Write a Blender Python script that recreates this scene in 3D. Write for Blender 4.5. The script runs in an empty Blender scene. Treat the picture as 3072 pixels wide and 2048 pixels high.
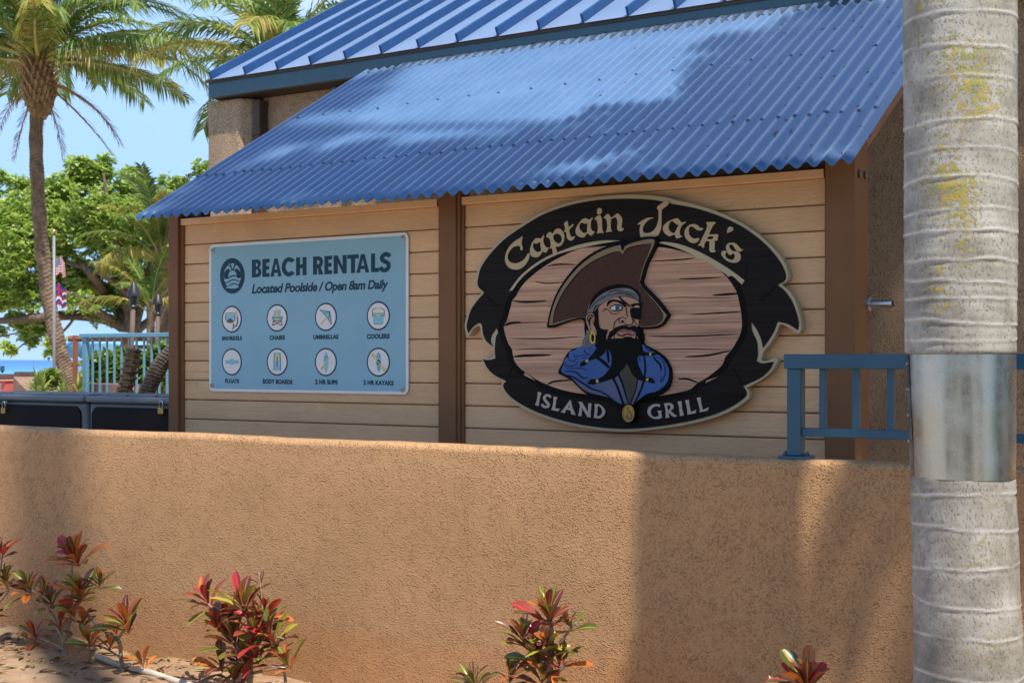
import bpy, bmesh, math, random
from mathutils import Vector, Matrix, Quaternion, noise
from mathutils.geometry import tessellate_polygon

R = math.radians
rng = random.Random(7)
SC = bpy.context.scene
COL = SC.collection

# ------------------------------------------------------------------ camera
F = 3900.0            # focal length in photograph pixels (3072 wide)
HZ = 1078.0           # horizon row
TH = R(31.36)         # camera yaw relative to the wall normal
CAMH = 1.6
CT, ST = math.cos(TH), math.sin(TH)
cam_data = bpy.data.cameras.new('camera')
cam = bpy.data.objects.new('camera', cam_data)
COL.objects.link(cam)
cam.location = (0, 0, CAMH)
cam.rotation_euler = (R(90), 0, TH)
cam_data.sensor_width = 36.0
cam_data.lens = 36.0 * F / 3072.0
cam_data.shift_y = (HZ - 1024.0) / 3072.0
cam_data.clip_start = 0.05
cam_data.clip_end = 30000
cam_data.dof.use_dof = True
cam_data.dof.focus_distance = 6.6
cam_data.dof.aperture_fstop = 7.0
SC.camera = cam

# ------------------------------------------------------------------ sky, sun, exposure
SUN = Vector((0.39, -0.22, 0.894)).normalized()      # towards the sun
world = bpy.data.worlds.new('World')
SC.world = world
world.use_nodes = True
wn = world.node_tree.nodes
wl = world.node_tree.links
wn.clear()
w_out = wn.new('ShaderNodeOutputWorld')
w_bg = wn.new('ShaderNodeBackground')
w_sky = wn.new('ShaderNodeTexSky')
w_sky.sky_type = 'NISHITA'
w_sky.sun_disc = False
w_sky.sun_elevation = math.asin(SUN.z)
w_sky.sun_rotation = math.atan2(SUN.x, SUN.y)
w_sky.air_density = 1.0
w_sky.dust_density = 0.0
w_sky.altitude = 1800
w_sky.ozone_density = 3.0
w_bg.inputs['Strength'].default_value = 0.15
w_cap = wn.new('ShaderNodeMix')          # caps the sky colours so the bright horizon stays pale blue
w_cap.data_type = 'RGBA'; w_cap.blend_type = 'DARKEN'; w_cap.inputs[0].default_value = 1.0
w_cap.inputs[7].default_value = (1.55, 2.45, 3.8, 1)
wl.new(w_sky.outputs[0], w_cap.inputs[6])
w_tc = wn.new('ShaderNodeTexCoord')        # thin scattered cloud over the whole sky
w_map = wn.new('ShaderNodeMapping'); w_map.inputs['Scale'].default_value = (2.2, 2.2, 6.0)
w_no = wn.new('ShaderNodeTexNoise'); w_no.inputs['Scale'].default_value = 1.6; w_no.inputs['Detail'].default_value = 7.0; w_no.inputs['Roughness'].default_value = 0.6
w_rp = wn.new('ShaderNodeValToRGB'); w_rp.color_ramp.elements[0].position = 0.50; w_rp.color_ramp.elements[0].color = (0, 0, 0, 1); w_rp.color_ramp.elements[1].position = 0.78; w_rp.color_ramp.elements[1].color = (0.75, 0.75, 0.75, 1)
w_cl = wn.new('ShaderNodeMix'); w_cl.data_type = 'RGBA'; w_cl.inputs[7].default_value = (3.1, 3.4, 3.9, 1)
wl.new(w_tc.outputs['Generated'], w_map.inputs['Vector']); wl.new(w_map.outputs[0], w_no.inputs['Vector']); wl.new(w_no.outputs[0], w_rp.inputs[0])
wl.new(w_rp.outputs[0], w_cl.inputs[0]); wl.new(w_cap.outputs[2], w_cl.inputs[6])
wl.new(w_cl.outputs[2], w_bg.inputs['Color'])
wl.new(w_bg.outputs[0], w_out.inputs['Surface'])

sun_data = bpy.data.lights.new('sun', 'SUN')
sun_data.energy = 3.3
sun_data.angle = R(0.8)
sun_data.color = (1.0, 0.94, 0.84)
sun = bpy.data.objects.new('sun', sun_data)
COL.objects.link(sun)
sun.location = (12, -8, 30)
sun.rotation_mode = 'QUATERNION'
sun.rotation_quaternion = SUN.to_track_quat('Z', 'Y')

SC.view_settings.view_transform = 'Standard'
SC.view_settings.look = 'None'
SC.view_settings.exposure = 1.1
SC.view_settings.gamma = 1.0
SC.view_settings.use_curve_mapping = False
SC.cycles.use_denoising = True
SC.cycles.max_bounces = 5

# ------------------------------------------------------------------ helpers
def P(x, y, V):
    """a point of the upright plane Y = V that the photograph shows at pixel x, y"""
    a = (x - 1536.0) / F
    b = (HZ - y) / F
    t = V / (CT + a * ST)
    return Vector((t * (-ST + a * CT), V, CAMH + t * b))

def Pd(x, y, d):
    """a point at distance d along the view axis"""
    a = (x - 1536.0) / F
    b = (HZ - y) / F
    return Vector((d * (-ST + a * CT), d * (CT + a * ST), CAMH + d * b))

class MB:
    """collects vertices and faces, then links them as one mesh object"""
    def __init__(s):
        s.v, s.f, s.m, s.uv = [], [], [], {}
    def box(s, lo, hi, m=0):
        x0, y0, z0 = lo; x1, y1, z1 = hi
        b = len(s.v)
        s.v += [(x0,y0,z0),(x1,y0,z0),(x1,y1,z0),(x0,y1,z0),(x0,y0,z1),(x1,y0,z1),(x1,y1,z1),(x0,y1,z1)]
        for q in ((0,3,2,1),(4,5,6,7),(0,1,5,4),(1,2,6,5),(2,3,7,6),(3,0,4,7)):
            s.f.append(tuple(b+i for i in q)); s.m.append(m)
        return s
    def obox(s, c, ax, ay, az, m=0):
        c = Vector(c); b = len(s.v)
        for sx, sy, sz in ((-1,-1,-1),(1,-1,-1),(1,1,-1),(-1,1,-1),(-1,-1,1),(1,-1,1),(1,1,1),(-1,1,1)):
            s.v.append(tuple(c + ax*sx + ay*sy + az*sz))
        for q in ((0,3,2,1),(4,5,6,7),(0,1,5,4),(1,2,6,5),(2,3,7,6),(3,0,4,7)):
            s.f.append(tuple(b+i for i in q)); s.m.append(m)
        return s
    def tube(s, pts, rad, n=8, m=0, cap=True, prof=None):
        pts = [Vector(p) for p in pts]
        k = len(pts)
        if not hasattr(rad, '__len__'): rad = [rad]*k
        b = len(s.v)
        up = None
        for i, p in enumerate(pts):
            t = (pts[min(i+1,k-1)] - pts[max(i-1,0)])
            t = t.normalized() if t.length > 1e-9 else Vector((0,0,1))
            if up is None:
                up = Vector((1,0,0)) if abs(t.x) < .8 else Vector((0,1,0))
            up = (up - t*up.dot(t)).normalized()
            w = t.cross(up)
            for j in range(n):
                a = 2*math.pi*j/n
                r = rad[i] * (prof(i, j, a) if prof else 1.0)
                s.v.append(tuple(p + (up*math.cos(a) + w*math.sin(a))*r))
        for i in range(k-1):
            for j in range(n):
                j2 = (j+1) % n
                s.f.append((b+i*n+j, b+i*n+j2, b+(i+1)*n+j2, b+(i+1)*n+j)); s.m.append(m)
        if cap:
            s.f.append(tuple(b+j for j in reversed(range(n)))); s.m.append(m)
            s.f.append(tuple(b+(k-1)*n+j for j in range(n))); s.m.append(m)
        return s
    def lathe(s, c, prof, n=16, m=0):
        c = Vector(c); b = len(s.v); k = len(prof)
        for r, z in prof:
            for j in range(n):
                a = 2*math.pi*j/n
                s.v.append((c.x + r*math.cos(a), c.y + r*math.sin(a), c.z + z))
        for i in range(k-1):
            for j in range(n):
                j2 = (j+1) % n
                s.f.append((b+i*n+j, b+i*n+j2, b+(i+1)*n+j2, b+(i+1)*n+j)); s.m.append(m)
        s.f.append(tuple(b+j for j in reversed(range(n)))); s.m.append(m)
        s.f.append(tuple(b+(k-1)*n+j for j in range(n))); s.m.append(m)
        return s
    def poly(s, loops, V0, V1=None, m=0):
        """filled outline (first loop) with holes, loops of (x, z) at Y = V0; a slab back to V1 when given"""
        loops = [[Vector((q[0], q[1], 0)) for q in L] for L in loops]
        tris = tessellate_polygon(loops)
        flat = [q for L in loops for q in L]
        b = len(s.v)
        s.v += [(q.x, V0, q.y) for q in flat]
        for t in tris:
            a_, b_, c_ = (flat[i] for i in t)
            ar = (b_.x-a_.x)*(c_.y-a_.y) - (b_.y-a_.y)*(c_.x-a_.x)
            if abs(ar) < 1e-12: continue
            t = tuple(t) if ar > 0 else tuple(reversed(t))
            s.f.append(tuple(b+i for i in t)); s.m.append(m)
        if V1 is not None:
            b2 = len(s.v)
            s.v += [(q.x, V1, q.y) for q in flat]
            o = 0
            for L in loops:
                k = len(L)
                for i in range(k):
                    j = (i+1) % k
                    s.f.append((b+o+i, b+o+j, b2+o+j, b2+o+i)); s.m.append(m)
                o += k
            for t in tris:
                s.f.append(tuple(b2+i for i in t)); s.m.append(m)
        return s
    def build(s, name, mats, parent=None, smooth=False, origin=None, fixn=False, autosmooth=None):
        if not isinstance(mats, (list, tuple)): mats = [mats]
        if parent is not None:
            root = parent
            while root.parent: root = root.parent
            off = Vector(root.location)
        elif origin is not None:
            off = Vector(origin)
        else:
            xs = [p[0] for p in s.v]; ys = [p[1] for p in s.v]; zs = [p[2] for p in s.v]
            off = Vector(((min(xs)+max(xs))/2, (min(ys)+max(ys))/2, min(zs)))
        me = bpy.data.meshes.new(name)
        me.from_pydata([(p[0]-off.x, p[1]-off.y, p[2]-off.z) for p in s.v], [], s.f)
        for mt in mats: me.materials.append(mt)
        if len(mats) > 1:
            me.polygons.foreach_set('material_index', s.m)
        if fixn:
            bm = bmesh.new(); bm.from_mesh(me)
            bmesh.ops.recalc_face_normals(bm, faces=bm.faces[:]); bm.to_mesh(me); bm.free()
        if smooth:
            me.polygons.foreach_set('use_smooth', [True]*len(me.polygons))
            if autosmooth is not None:
                me.set_sharp_from_angle(angle=R(autosmooth))
        me.update()
        o = bpy.data.objects.new(name, me)
        COL.objects.link(o)
        if parent is not None: o.parent = parent
        else: o.location = off
        return o

def tag(o, label=None, cat=None, group=None, kind=None):
    if label: o['label'] = label
    if cat: o['category'] = cat
    if group: o['group'] = group
    if kind: o['kind'] = kind
    return o

def thing(name, loc, label, cat, group=None):
    e = bpy.data.objects.new(name, None)
    e.empty_display_size = 0.1
    COL.objects.link(e)
    e.location = loc
    return tag(e, label, cat, group)

def bevel(o, w, seg=2, ang=35):
    md = o.modifiers.new('bevel', 'BEVEL')
    md.width = w; md.segments = seg; md.limit_method = 'ANGLE'; md.angle_limit = R(ang)
    md.harden_normals = False
    return o

def copy_of(src, name, parent, loc=None, rot=None, scale=None):
    c = bpy.data.objects.new(name, src if isinstance(src, bpy.types.Mesh) else src.data)
    COL.objects.link(c)
    c.parent = parent
    if loc is not None: c.location = loc
    if rot is not None: c.rotation_euler = rot
    if scale is not None: c.scale = scale if hasattr(scale, '__len__') else (scale,)*3
    return c

# ------------------------------------------------------------------ materials
def new_mat(name):
    m = bpy.data.materials.new(name)
    m.use_nodes = True
    nt = m.node_tree
    return m, nt, nt.nodes, nt.links, nt.nodes['Principled BSDF']

def N(nd, typ, **kw):
    n = nd.new(typ)
    for k, v in kw.items():
        if k in n.inputs: n.inputs[k].default_value = v
        else: setattr(n, k, v)
    return n

def ramp(nd, stops, interp='LINEAR'):
    r = nd.new('ShaderNodeValToRGB')
    r.color_ramp.interpolation = interp
    el = r.color_ramp.elements
    while len(el) > 1: el.remove(el[-1])
    for i, (p, c) in enumerate(stops):
        e = el[0] if i == 0 else el.new(p)
        e.position = p
        e.color = (c[0], c[1], c[2], 1) if hasattr(c, '__len__') else (c, c, c, 1)
    return r

def mixc(nd, ln, fac, a, b, mode='MIX'):
    x = nd.new('ShaderNodeMix'); x.data_type = 'RGBA'; x.blend_type = mode
    for sock, val in ((x.inputs[0], fac), (x.inputs[6], a), (x.inputs[7], b)):
        if hasattr(val, 'links') or isinstance(val, bpy.types.NodeSocket): ln.new(val, sock)
        elif hasattr(val, '__len__'): sock.default_value = (val[0], val[1], val[2], 1)
        else: sock.default_value = val
    return x.outputs[2]

def math_n(nd, ln, op, a, b=None, c=None, clamp=False):
    x = nd.new('ShaderNodeMath'); x.operation = op; x.use_clamp = clamp
    for i, val in enumerate((a, b, c)):
        if val is None: continue
        if isinstance(val, bpy.types.NodeSocket): ln.new(val, x.inputs[i])
        else: x.inputs[i].default_value = val
    return x.outputs[0]

def coords(nd, ln, scale=(1,1,1), kind='Object', rot=(0,0,0)):
    tc = nd.new('ShaderNodeTexCoord'); mp = nd.new('ShaderNodeMapping')
    mp.inputs['Scale'].default_value = scale
    mp.inputs['Rotation'].default_value = rot
    ln.new(tc.outputs[kind], mp.inputs['Vector'])
    return mp.outputs[0]

def plain(name, col, rough=0.6, spec=0.4, metal=0.0, var=0.12, vscale=6.0, bump=0.0, bscale=60.0, bdist=0.004, rvar=0.1):
    """one paint or stuff with uneven tone, uneven gloss and a fine relief"""
    m, nt, nd, ln, bs = new_mat(name)
    co = coords(nd, ln)
    no = N(nd, 'ShaderNodeTexNoise', Scale=vscale, Detail=5.0, Roughness=0.6)
    ln.new(co, no.inputs['Vector'])
    lo = [max(0, c*(1-var)) for c in col]; hi = [min(1, c*(1+var)) for c in col]
    rp = ramp(nd, [(0.3, lo), (0.7, hi)])
    ln.new(no.outputs[0], rp.inputs[0]); ln.new(rp.outputs[0], bs.inputs['Base Color'])
    rr = ramp(nd, [(0.3, max(0.02, rough-rvar)), (0.7, min(1, rough+rvar))])
    ln.new(no.outputs[0], rr.inputs[0]); ln.new(rr.outputs[0], bs.inputs['Roughness'])
    bs.inputs['Metallic'].default_value = metal
    bs.inputs['Specular IOR Level'].default_value = spec
    if bump:
        n2 = N(nd, 'ShaderNodeTexNoise', Scale=bscale, Detail=4.0, Roughness=0.6)
        ln.new(co, n2.inputs['Vector'])
        b = N(nd, 'ShaderNodeBump', Strength=bump, Distance=bdist)
        ln.new(n2.outputs[0], b.inputs['Height']); ln.new(b.outputs[0], bs.inputs['Normal'])
    return m

def stucco(name, col, dist=0.0100, strength=1.0, scale=1.0, splash=None):
    m, nt, nd, ln, bs = new_mat(name)
    co = coords(nd, ln)
    n1 = N(nd, 'ShaderNodeTexNoise', Scale=210.0*scale, Detail=1.0, Roughness=0.5)
    vo = N(nd, 'ShaderNodeTexVoronoi', Scale=128.0*scale, Randomness=1.0)
    n3 = N(nd, 'ShaderNodeTexNoise', Scale=2.2, Detail=3.0, Roughness=0.6)
    n4 = N(nd, 'ShaderNodeTexNoise', Scale=13.0, Detail=2.0, Roughness=0.6)
    for n in (n1, vo, n3, n4): ln.new(co, n.inputs['Vector'])
    # grains of plaster of uneven size standing off a smoother ground, thicker in patches
    sc_ = nd.new('ShaderNodeSeparateColor'); ln.new(vo.outputs['Color'], sc_.inputs[0])
    size = math_n(nd, ln, 'MULTIPLY_ADD', sc_.outputs[0], 0.55, 0.20)
    vinv = math_n(nd, ln, 'SUBTRACT', size, vo.outputs['Distance'], clamp=True)
    h = math_n(nd, ln, 'ADD', math_n(nd, ln, 'MULTIPLY', n1.outputs[0], 0.30), math_n(nd, ln, 'MULTIPLY', vinv, 1.25))
    patch = ramp(nd, [(0.35, 0.5), (0.65, 1.1)]); ln.new(n4.outputs[0], patch.inputs[0])
    h = math_n(nd, ln, 'MULTIPLY', h, patch.outputs[0])
    b = N(nd, 'ShaderNodeBump', Strength=strength, Distance=dist)
    ln.new(h, b.inputs['Height']); ln.new(b.outputs[0], bs.inputs['Normal'])
    lo = [c*0.93 for c in col]; hi = [min(1, c*1.06) for c in col]
    rp = ramp(nd, [(0.35, lo), (0.65, hi)]); ln.new(n3.outputs[0], rp.inputs[0])
    cc = mixc(nd, ln, math_n(nd, ln, 'SUBTRACT', 0.06, math_n(nd, ln, 'MULTIPLY', vinv, 0.3), clamp=True), rp.outputs[0], [c*0.66 for c in col])  # colour darkened between the grains to deepen their small shadows
    if splash:
        # earth splashed up the foot of the wall
        sp = nd.new('ShaderNodeSeparateXYZ'); ln.new(co, sp.inputs[0])
        zz = math_n(nd, ln, 'ADD', sp.outputs['Z'], math_n(nd, ln, 'MULTIPLY', n4.outputs[0], -0.20))
        zz = math_n(nd, ln, 'ADD', zz, math_n(nd, ln, 'MULTIPLY', n3.outputs[0], -0.25))
        rs = ramp(nd, [(0.0, 0.45), (0.13, 0.0)]); ln.new(zz, rs.inputs[0])
        cc = mixc(nd, ln, rs.outputs[0], cc, splash)
    dr = coords(nd, ln, (9.0, 9.0, 0.7)); n6 = N(nd, 'ShaderNodeTexNoise', Scale=1.0, Detail=4.0, Roughness=0.7); ln.new(dr, n6.inputs['Vector'])
    drip = ramp(nd, [(0.58, 0.0), (0.80, 0.16)]); ln.new(n6.outputs[0], drip.inputs[0])
    cc = mixc(nd, ln, drip.outputs[0], cc, [c*0.62 for c in col])
    ln.new(cc, bs.inputs['Base Color'])
    bs.inputs['Roughness'].default_value = 0.78
    bs.inputs['Specular IOR Level'].default_value = 0.25
    return m

def plank_mat(name, col, grain=1.0):
    """painted lap siding with a pressed cedar grain"""
    m, nt, nd, ln, bs = new_mat(name)
    oi = nd.new('ShaderNodeObjectInfo')
    tc = nd.new('ShaderNodeTexCoord')
    mp = nd.new('ShaderNodeMapping'); mp.inputs['Scale'].default_value = (2.2, 8.0, 26.0)
    ad = nd.new('ShaderNodeVectorMath'); ad.operation = 'ADD'
    cb = nd.new('ShaderNodeCombineXYZ')
    ln.new(math_n(nd, ln, 'MULTIPLY', oi.outputs['Random'], 37.0), cb.inputs[0])
    ln.new(math_n(nd, ln, 'MULTIPLY', oi.outputs['Random'], 11.0), cb.inputs[2])
    ln.new(tc.outputs['Object'], ad.inputs[0]); ln.new(cb.outputs[0], ad.inputs[1])
    ln.new(ad.outputs[0], mp.inputs['Vector'])
    n1 = N(nd, 'ShaderNodeTexNoise', Scale=0.9, Detail=2.0, Distortion=0.8)
    ln.new(mp.outputs[0], n1.inputs['Vector'])
    wv = math_n(nd, ln, 'SINE', math_n(nd, ln, 'MULTIPLY', n1.outputs[0], 75.0))
    wv = math_n(nd, ln, 'MULTIPLY', math_n(nd, ln, 'ADD', wv, 1.0), 0.5)
    n2 = N(nd, 'ShaderNodeTexNoise', Scale=6.0, Detail=4.0)
    ln.new(mp.outputs[0], n2.inputs['Vector'])
    h = math_n(nd, ln, 'ADD', math_n(nd, ln, 'MULTIPLY', math_n(nd, ln, 'POWER', wv, 3.0), 0.7), math_n(nd, ln, 'MULTIPLY', n2.outputs[0], 0.5))
    b = N(nd, 'ShaderNodeBump', Strength=0.5*grain, Distance=0.003)
    ln.new(h, b.inputs['Height']); ln.new(b.outputs[0], bs.inputs['Normal'])
    n3 = N(nd, 'ShaderNodeTexNoise', Scale=3.0, Detail=5.0, Roughness=0.65)
    ln.new(ad.outputs[0], n3.inputs['Vector'])
    rp = ramp(nd, [(0.3, [c*0.90 for c in col]), (0.7, [c*1.07 for c in col])]); ln.new(n3.outputs[0], rp.inputs[0])
    cc = mixc(nd, ln, math_n(nd, ln, 'MULTIPLY', math_n(nd, ln, 'POWER', wv, 6.0), 0.16), rp.outputs[0], [c*0.55 for c in col])
    # a few small dark knocks and stains
    n4 = N(nd, 'ShaderNodeTexNoise', Scale=38.0, Detail=2.0); ln.new(ad.outputs[0], n4.inputs['Vector'])
    sp = ramp(nd, [(0.735, 0.0), (0.77, 0.6)]); ln.new(n4.outputs[0], sp.inputs[0])
    cc = mixc(nd, ln, sp.outputs[0], cc, [c*0.35 for c in col])
    tint = math_n(nd, ln, 'MULTIPLY', oi.outputs['Random'], 0.20)
    cc = mixc(nd, ln, tint, cc, [c*0.6 for c in col])
    ln.new(cc, bs.inputs['Base Color'])
    bs.inputs['Roughness'].default_value = 0.55
    bs.inputs['Specular IOR Level'].default_value = 0.3
    return m

def blue_metal(name, col, rough=0.42, dirt=0.5, spec=0.6, sheen=0.35):
    """chalking baked enamel on sheet metal, with grit and rust specks"""
    m, nt, nd, ln, bs = new_mat(name)
    co = coords(nd, ln)
    n1 = N(nd, 'ShaderNodeTexNoise', Scale=1.7, Detail=6.0, Roughness=0.65); ln.new(co, n1.inputs['Vector'])
    rp = ramp(nd, [(0.3, [c*0.85 for c in col]), (0.7, [min(1, c*1.15) for c in col])]); ln.new(n1.outputs[0], rp.inputs[0])
    st = coords(nd, ln, (30, 2.2, 2.2))
    n2 = N(nd, 'ShaderNodeTexNoise', Scale=1.0, Detail=4.0, Roughness=0.7); ln.new(st, n2.inputs['Vector'])
    chalk = ramp(nd, [(0.45, 0.0), (0.8, 0.35)]); ln.new(n2.outputs[0], chalk.inputs[0])
    cc = mixc(nd, ln, chalk.outputs[0], rp.outputs[0], [min(1, c*1.25+0.03) for c in col])
    n3 = N(nd, 'ShaderNodeTexNoise', Scale=150.0, Detail=2.0, Roughness=0.7); ln.new(co, n3.inputs['Vector'])
    n5 = N(nd, 'ShaderNodeTexNoise', Scale=2.6, Detail=3.0); ln.new(co, n5.inputs['Vector'])
    thr = math_n(nd, ln, 'ADD', n3.outputs[0], math_n(nd, ln, 'MULTIPLY', n5.outputs[0], 0.22))
    grit = ramp(nd, [(0.80, 0.0), (0.86, dirt)]); ln.new(thr, grit.inputs[0])
    cc = mixc(nd, ln, grit.outputs[0], cc, (0.05, 0.035, 0.03))
    ln.new(cc, bs.inputs['Base Color'])
    rr = ramp(nd, [(0.3, rough-0.08), (0.7, rough+0.12)]); ln.new(n1.outputs[0], rr.inputs[0])
    ln.new(rr.outputs[0], bs.inputs['Roughness'])
    bs.inputs['Specular IOR Level'].default_value = spec
    bs.inputs['Sheen Weight'].default_value = sheen; bs.inputs['Sheen Roughness'].default_value = 0.45; bs.inputs['Sheen Tint'].default_value = (0.9, 0.93, 1.0, 1)
    b = N(nd, 'ShaderNodeBump', Strength=0.15, Distance=0.002); ln.new(n1.outputs[0], b.inputs['Height'])
    ln.new(b.outputs[0], bs.inputs['Normal'])
    return m

M = {}
M['stucco'] = stucco('garden wall stucco', (0.470, 0.264, 0.124), splash=(0.47, 0.22, 0.085))
M['stucco_bld'] = stucco('building stucco', (0.45, 0.300, 0.185), dist=0.014, scale=0.75)
M['plank'] = plank_mat('tan siding paint', (0.72, 0.432, 0.220))
M['cap'] = plain('tan cap paint', (0.72, 0.432, 0.220), rough=0.5, var=0.08, bump=0.2, bscale=25)
M['post'] = plain('brown post paint', (0.195, 0.092, 0.042), spec=0.12, rough=0.5, var=0.12, vscale=4, bump=0.25, bscale=20, bdist=0.003)
M['rafter'] = plain('brown rafter paint', (0.26, 0.13, 0.075), rough=0.55, var=0.12, bump=0.25, bscale=30)
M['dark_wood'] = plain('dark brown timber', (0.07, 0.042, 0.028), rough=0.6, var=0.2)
M['blue_sheet'] = blue_metal('blue corrugated enamel', (0.016, 0.092, 0.22), rough=0.33, sheen=1.0, spec=0.9, dirt=0.75)
M['blue_roof'] = blue_metal('blue standing seam enamel', (0.085, 0.165, 0.31), rough=0.40, dirt=0.3, sheen=0.8)
M['blue_seam_shade'] = blue_metal('blue seam enamel shaded', (0.018, 0.065, 0.18), rough=0.45, dirt=0.2, sheen=0.0, spec=0.3)  # roof blue darkened in colour for the shade on the seam sides
M['blue_trim'] = blue_metal('blue gutter paint', (0.024, 0.075, 0.11), rough=0.4, dirt=0.15, sheen=0.1)
M['rail_teal'] = plain('teal railing paint', (0.020, 0.082, 0.135), rough=0.38, var=0.08, bump=0.12, bscale=30)
M['rail_pale'] = plain('pale blue railing paint', (0.11, 0.25, 0.34), rough=0.45, var=0.08)
M['steel'] = plain('galvanised steel', (0.52, 0.53, 0.53), rough=0.34, metal=0.9, var=0.2, vscale=18)
M['screw'] = plain('roof screw', (0.10, 0.14, 0.22), rough=0.5, metal=0.3)
M['bolt_hole'] = plain('dark bolt hole', (0.02, 0.014, 0.01), rough=0.9)
M['bolt'] = plain('zinc bolt', (0.32, 0.30, 0.27), rough=0.45, metal=0.8)
# ================================================================== THE SETTING
def soil_mat():
    m, nt, nd, ln, bs = new_mat('sandy soil')
    co = coords(nd, ln)
    n1 = N(nd, 'ShaderNodeTexNoise', Scale=5.0, Detail=8.0, Roughness=0.7); ln.new(co, n1.inputs['Vector'])
    n2 = N(nd, 'ShaderNodeTexNoise', Scale=90.0, Detail=3.0, Roughness=0.6); ln.new(co, n2.inputs['Vector'])
    rp = ramp(nd, [(0.3, (0.22, 0.125, 0.065)), (0.55, (0.40, 0.26, 0.15)), (0.75, (0.50, 0.35, 0.22))]); ln.new(n1.outputs[0], rp.inputs[0])
    cc = mixc(nd, ln, math_n(nd, ln, 'MULTIPLY', n2.outputs[0], 0.5), rp.outputs[0], (0.14, 0.085, 0.05))
    ln.new(cc, bs.inputs['Base Color']); bs.inputs['Roughness'].default_value = 0.95
    bs.inputs['Specular IOR Level'].default_value = 0.15
    h = math_n(nd, ln, 'ADD', n1.outputs[0], math_n(nd, ln, 'MULTIPLY', n2.outputs[0], 0.35))
    b = N(nd, 'ShaderNodeBump', Strength=0.9, Distance=0.02); ln.new(h, b.inputs['Height']); ln.new(b.outputs[0], bs.inputs['Normal'])
    return m
M['soil'] = soil_mat()

def sea_mat():
    m, nt, nd, ln, bs = new_mat('sea water')
    tc = nd.new('ShaderNodeTexCoord'); ge = nd.new('ShaderNodeNewGeometry')
    ln_ = nd.new('ShaderNodeVectorMath'); ln_.operation = 'LENGTH'
    ln.new(ge.outputs['Position'], ln_.inputs[0])
    no = N(nd, 'ShaderNodeTexNoise', Scale=0.012, Detail=4.0); ln.new(ge.outputs['Position'], no.inputs['Vector'])
    d = math_n(nd, ln, 'ADD', math_n(nd, ln, 'DIVIDE', ln_.outputs['Value'], 2400.0), math_n(nd, ln, 'MULTIPLY', no.outputs[0], 0.10))
    rp = ramp(nd, [(0.10, (0.16, 0.50, 0.55)), (0.24, (0.09, 0.36, 0.52)), (0.42, (0.035, 0.20, 0.42)), (0.8, (0.025, 0.13, 0.33))])
    ln.new(d, rp.inputs[0]); ln.new(rp.outputs[0], bs.inputs['Base Color'])
    bs.inputs['Roughness'].default_value = 0.35
    bs.inputs['Specular IOR Level'].default_value = 0.3
    n2 = N(nd, 'ShaderNodeTexNoise', Scale=0.35, Detail=5.0); ln.new(ge.outputs['Position'], n2.inputs['Vector'])
    b = N(nd, 'ShaderNodeBump', Strength=0.5, Distance=0.6); ln.new(n2.outputs[0], b.inputs['Height']); ln.new(b.outputs[0], bs.inputs['Normal'])
    return m
M['sea'] = sea_mat()
M['pave'] = plain('sandy concrete paving', (0.50, 0.40, 0.29), rough=0.85, var=0.15, vscale=3, bump=0.3, bscale=40)
M['lawn'] = plain('resort lawn', (0.07, 0.13, 0.03), rough=0.9, var=0.35, vscale=4, bump=0.6, bscale=30, bdist=0.03)

def sheet(name, x0, x1, y0, y1, z, mat, nx=1, ny=1, fn=None):
    mb = MB()
    for j in range(ny+1):
        for i in range(nx+1):
            x = x0+(x1-x0)*i/nx; y = y0+(y1-y0)*j/ny
            mb.v.append((x, y, z + (fn(x, y) if fn else 0)))
    for j in range(ny):
        for i in range(nx):
            a = j*(nx+1)+i
            mb.f.append((a, a+1, a+nx+2, a+nx+1)); mb.m.append(0)
    o = mb.build(name, mat, origin=(0, 0, 0), smooth=fn is not None)
    return tag(o, kind='structure')

sheet('ground', -70, 70, -40, 60, -0.06, M['lawn'])
sheet('sea', -14000, 14000, -9000, 16000, -4.5, M['sea'])
sheet('terrace', -40, 20, 5.11, 30, 0.25, M['pave'])

def bed_h(x, y):
    h = noise.noise(Vector((x*1.3, y*1.3, 0)))*0.045 + noise.noise(Vector((x*5, y*5, 3)))*0.018 + noise.noise(Vector((x*17, y*17, 5)))*0.008
    return h + max(0, (-4.6 - x))*0.02
sheet('path', -40, 40, -25, 1.5, 0.0, M['pave'])  # unseen ground, made tan paving to bounce warm light forward
bed = sheet('planting_bed', -12, 4, 1.5, 4.99, 0.0, M['soil'], 200, 60, bed_h)

# ------------------------------------------------------------------ garden wall (stucco, in front)
GW = 4.96           # front face
GT = 1.205          # top
gw = MB()
prof = [(GW, -0.25)]
for zz in (0.0, 0.3, 0.6, 0.9): prof.append((GW, zz))
rad = 0.032
for k in range(7):
    a = R(180 - 15*k); prof.append((GW+rad+rad*math.cos(a), GT-rad+rad*math.sin(a)))
for k in range(7):
    a = R(90 - 15*k); prof.append((GW+0.15-rad+rad*math.cos(a), GT-rad+rad*math.sin(a)))
prof.append((GW+0.15, -0.25))
nu = 160
for i in range(nu+1):
    u = -11.0 + 14.0*i/nu
    for (v, z) in prof:
        wv = 0.006*noise.noise(Vector((u*0.9, z*1.1, 1.0)))
        wz = (0.006*noise.noise(Vector((u*1.3, 0, 9.0))) + 0.003*noise.noise(Vector((u*6, 0, 4.0)))) * (1 if z > 1.0 else 0)
        gw.v.append((u, v + wv, z + wz))
k = len(prof)
for i in range(nu):
    for j in range(k-1):
        a = i*k+j
        gw.f.append((a, a+k, a+k+1, a+1)); gw.m.append(0)
gwo = gw.build('garden_wall', M['stucco'], origin=(-4, GW+0.075, 0), smooth=True, fixn=True)
tag(gwo, 'long low tan stucco garden wall with rounded top along the planting bed', 'wall')

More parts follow.
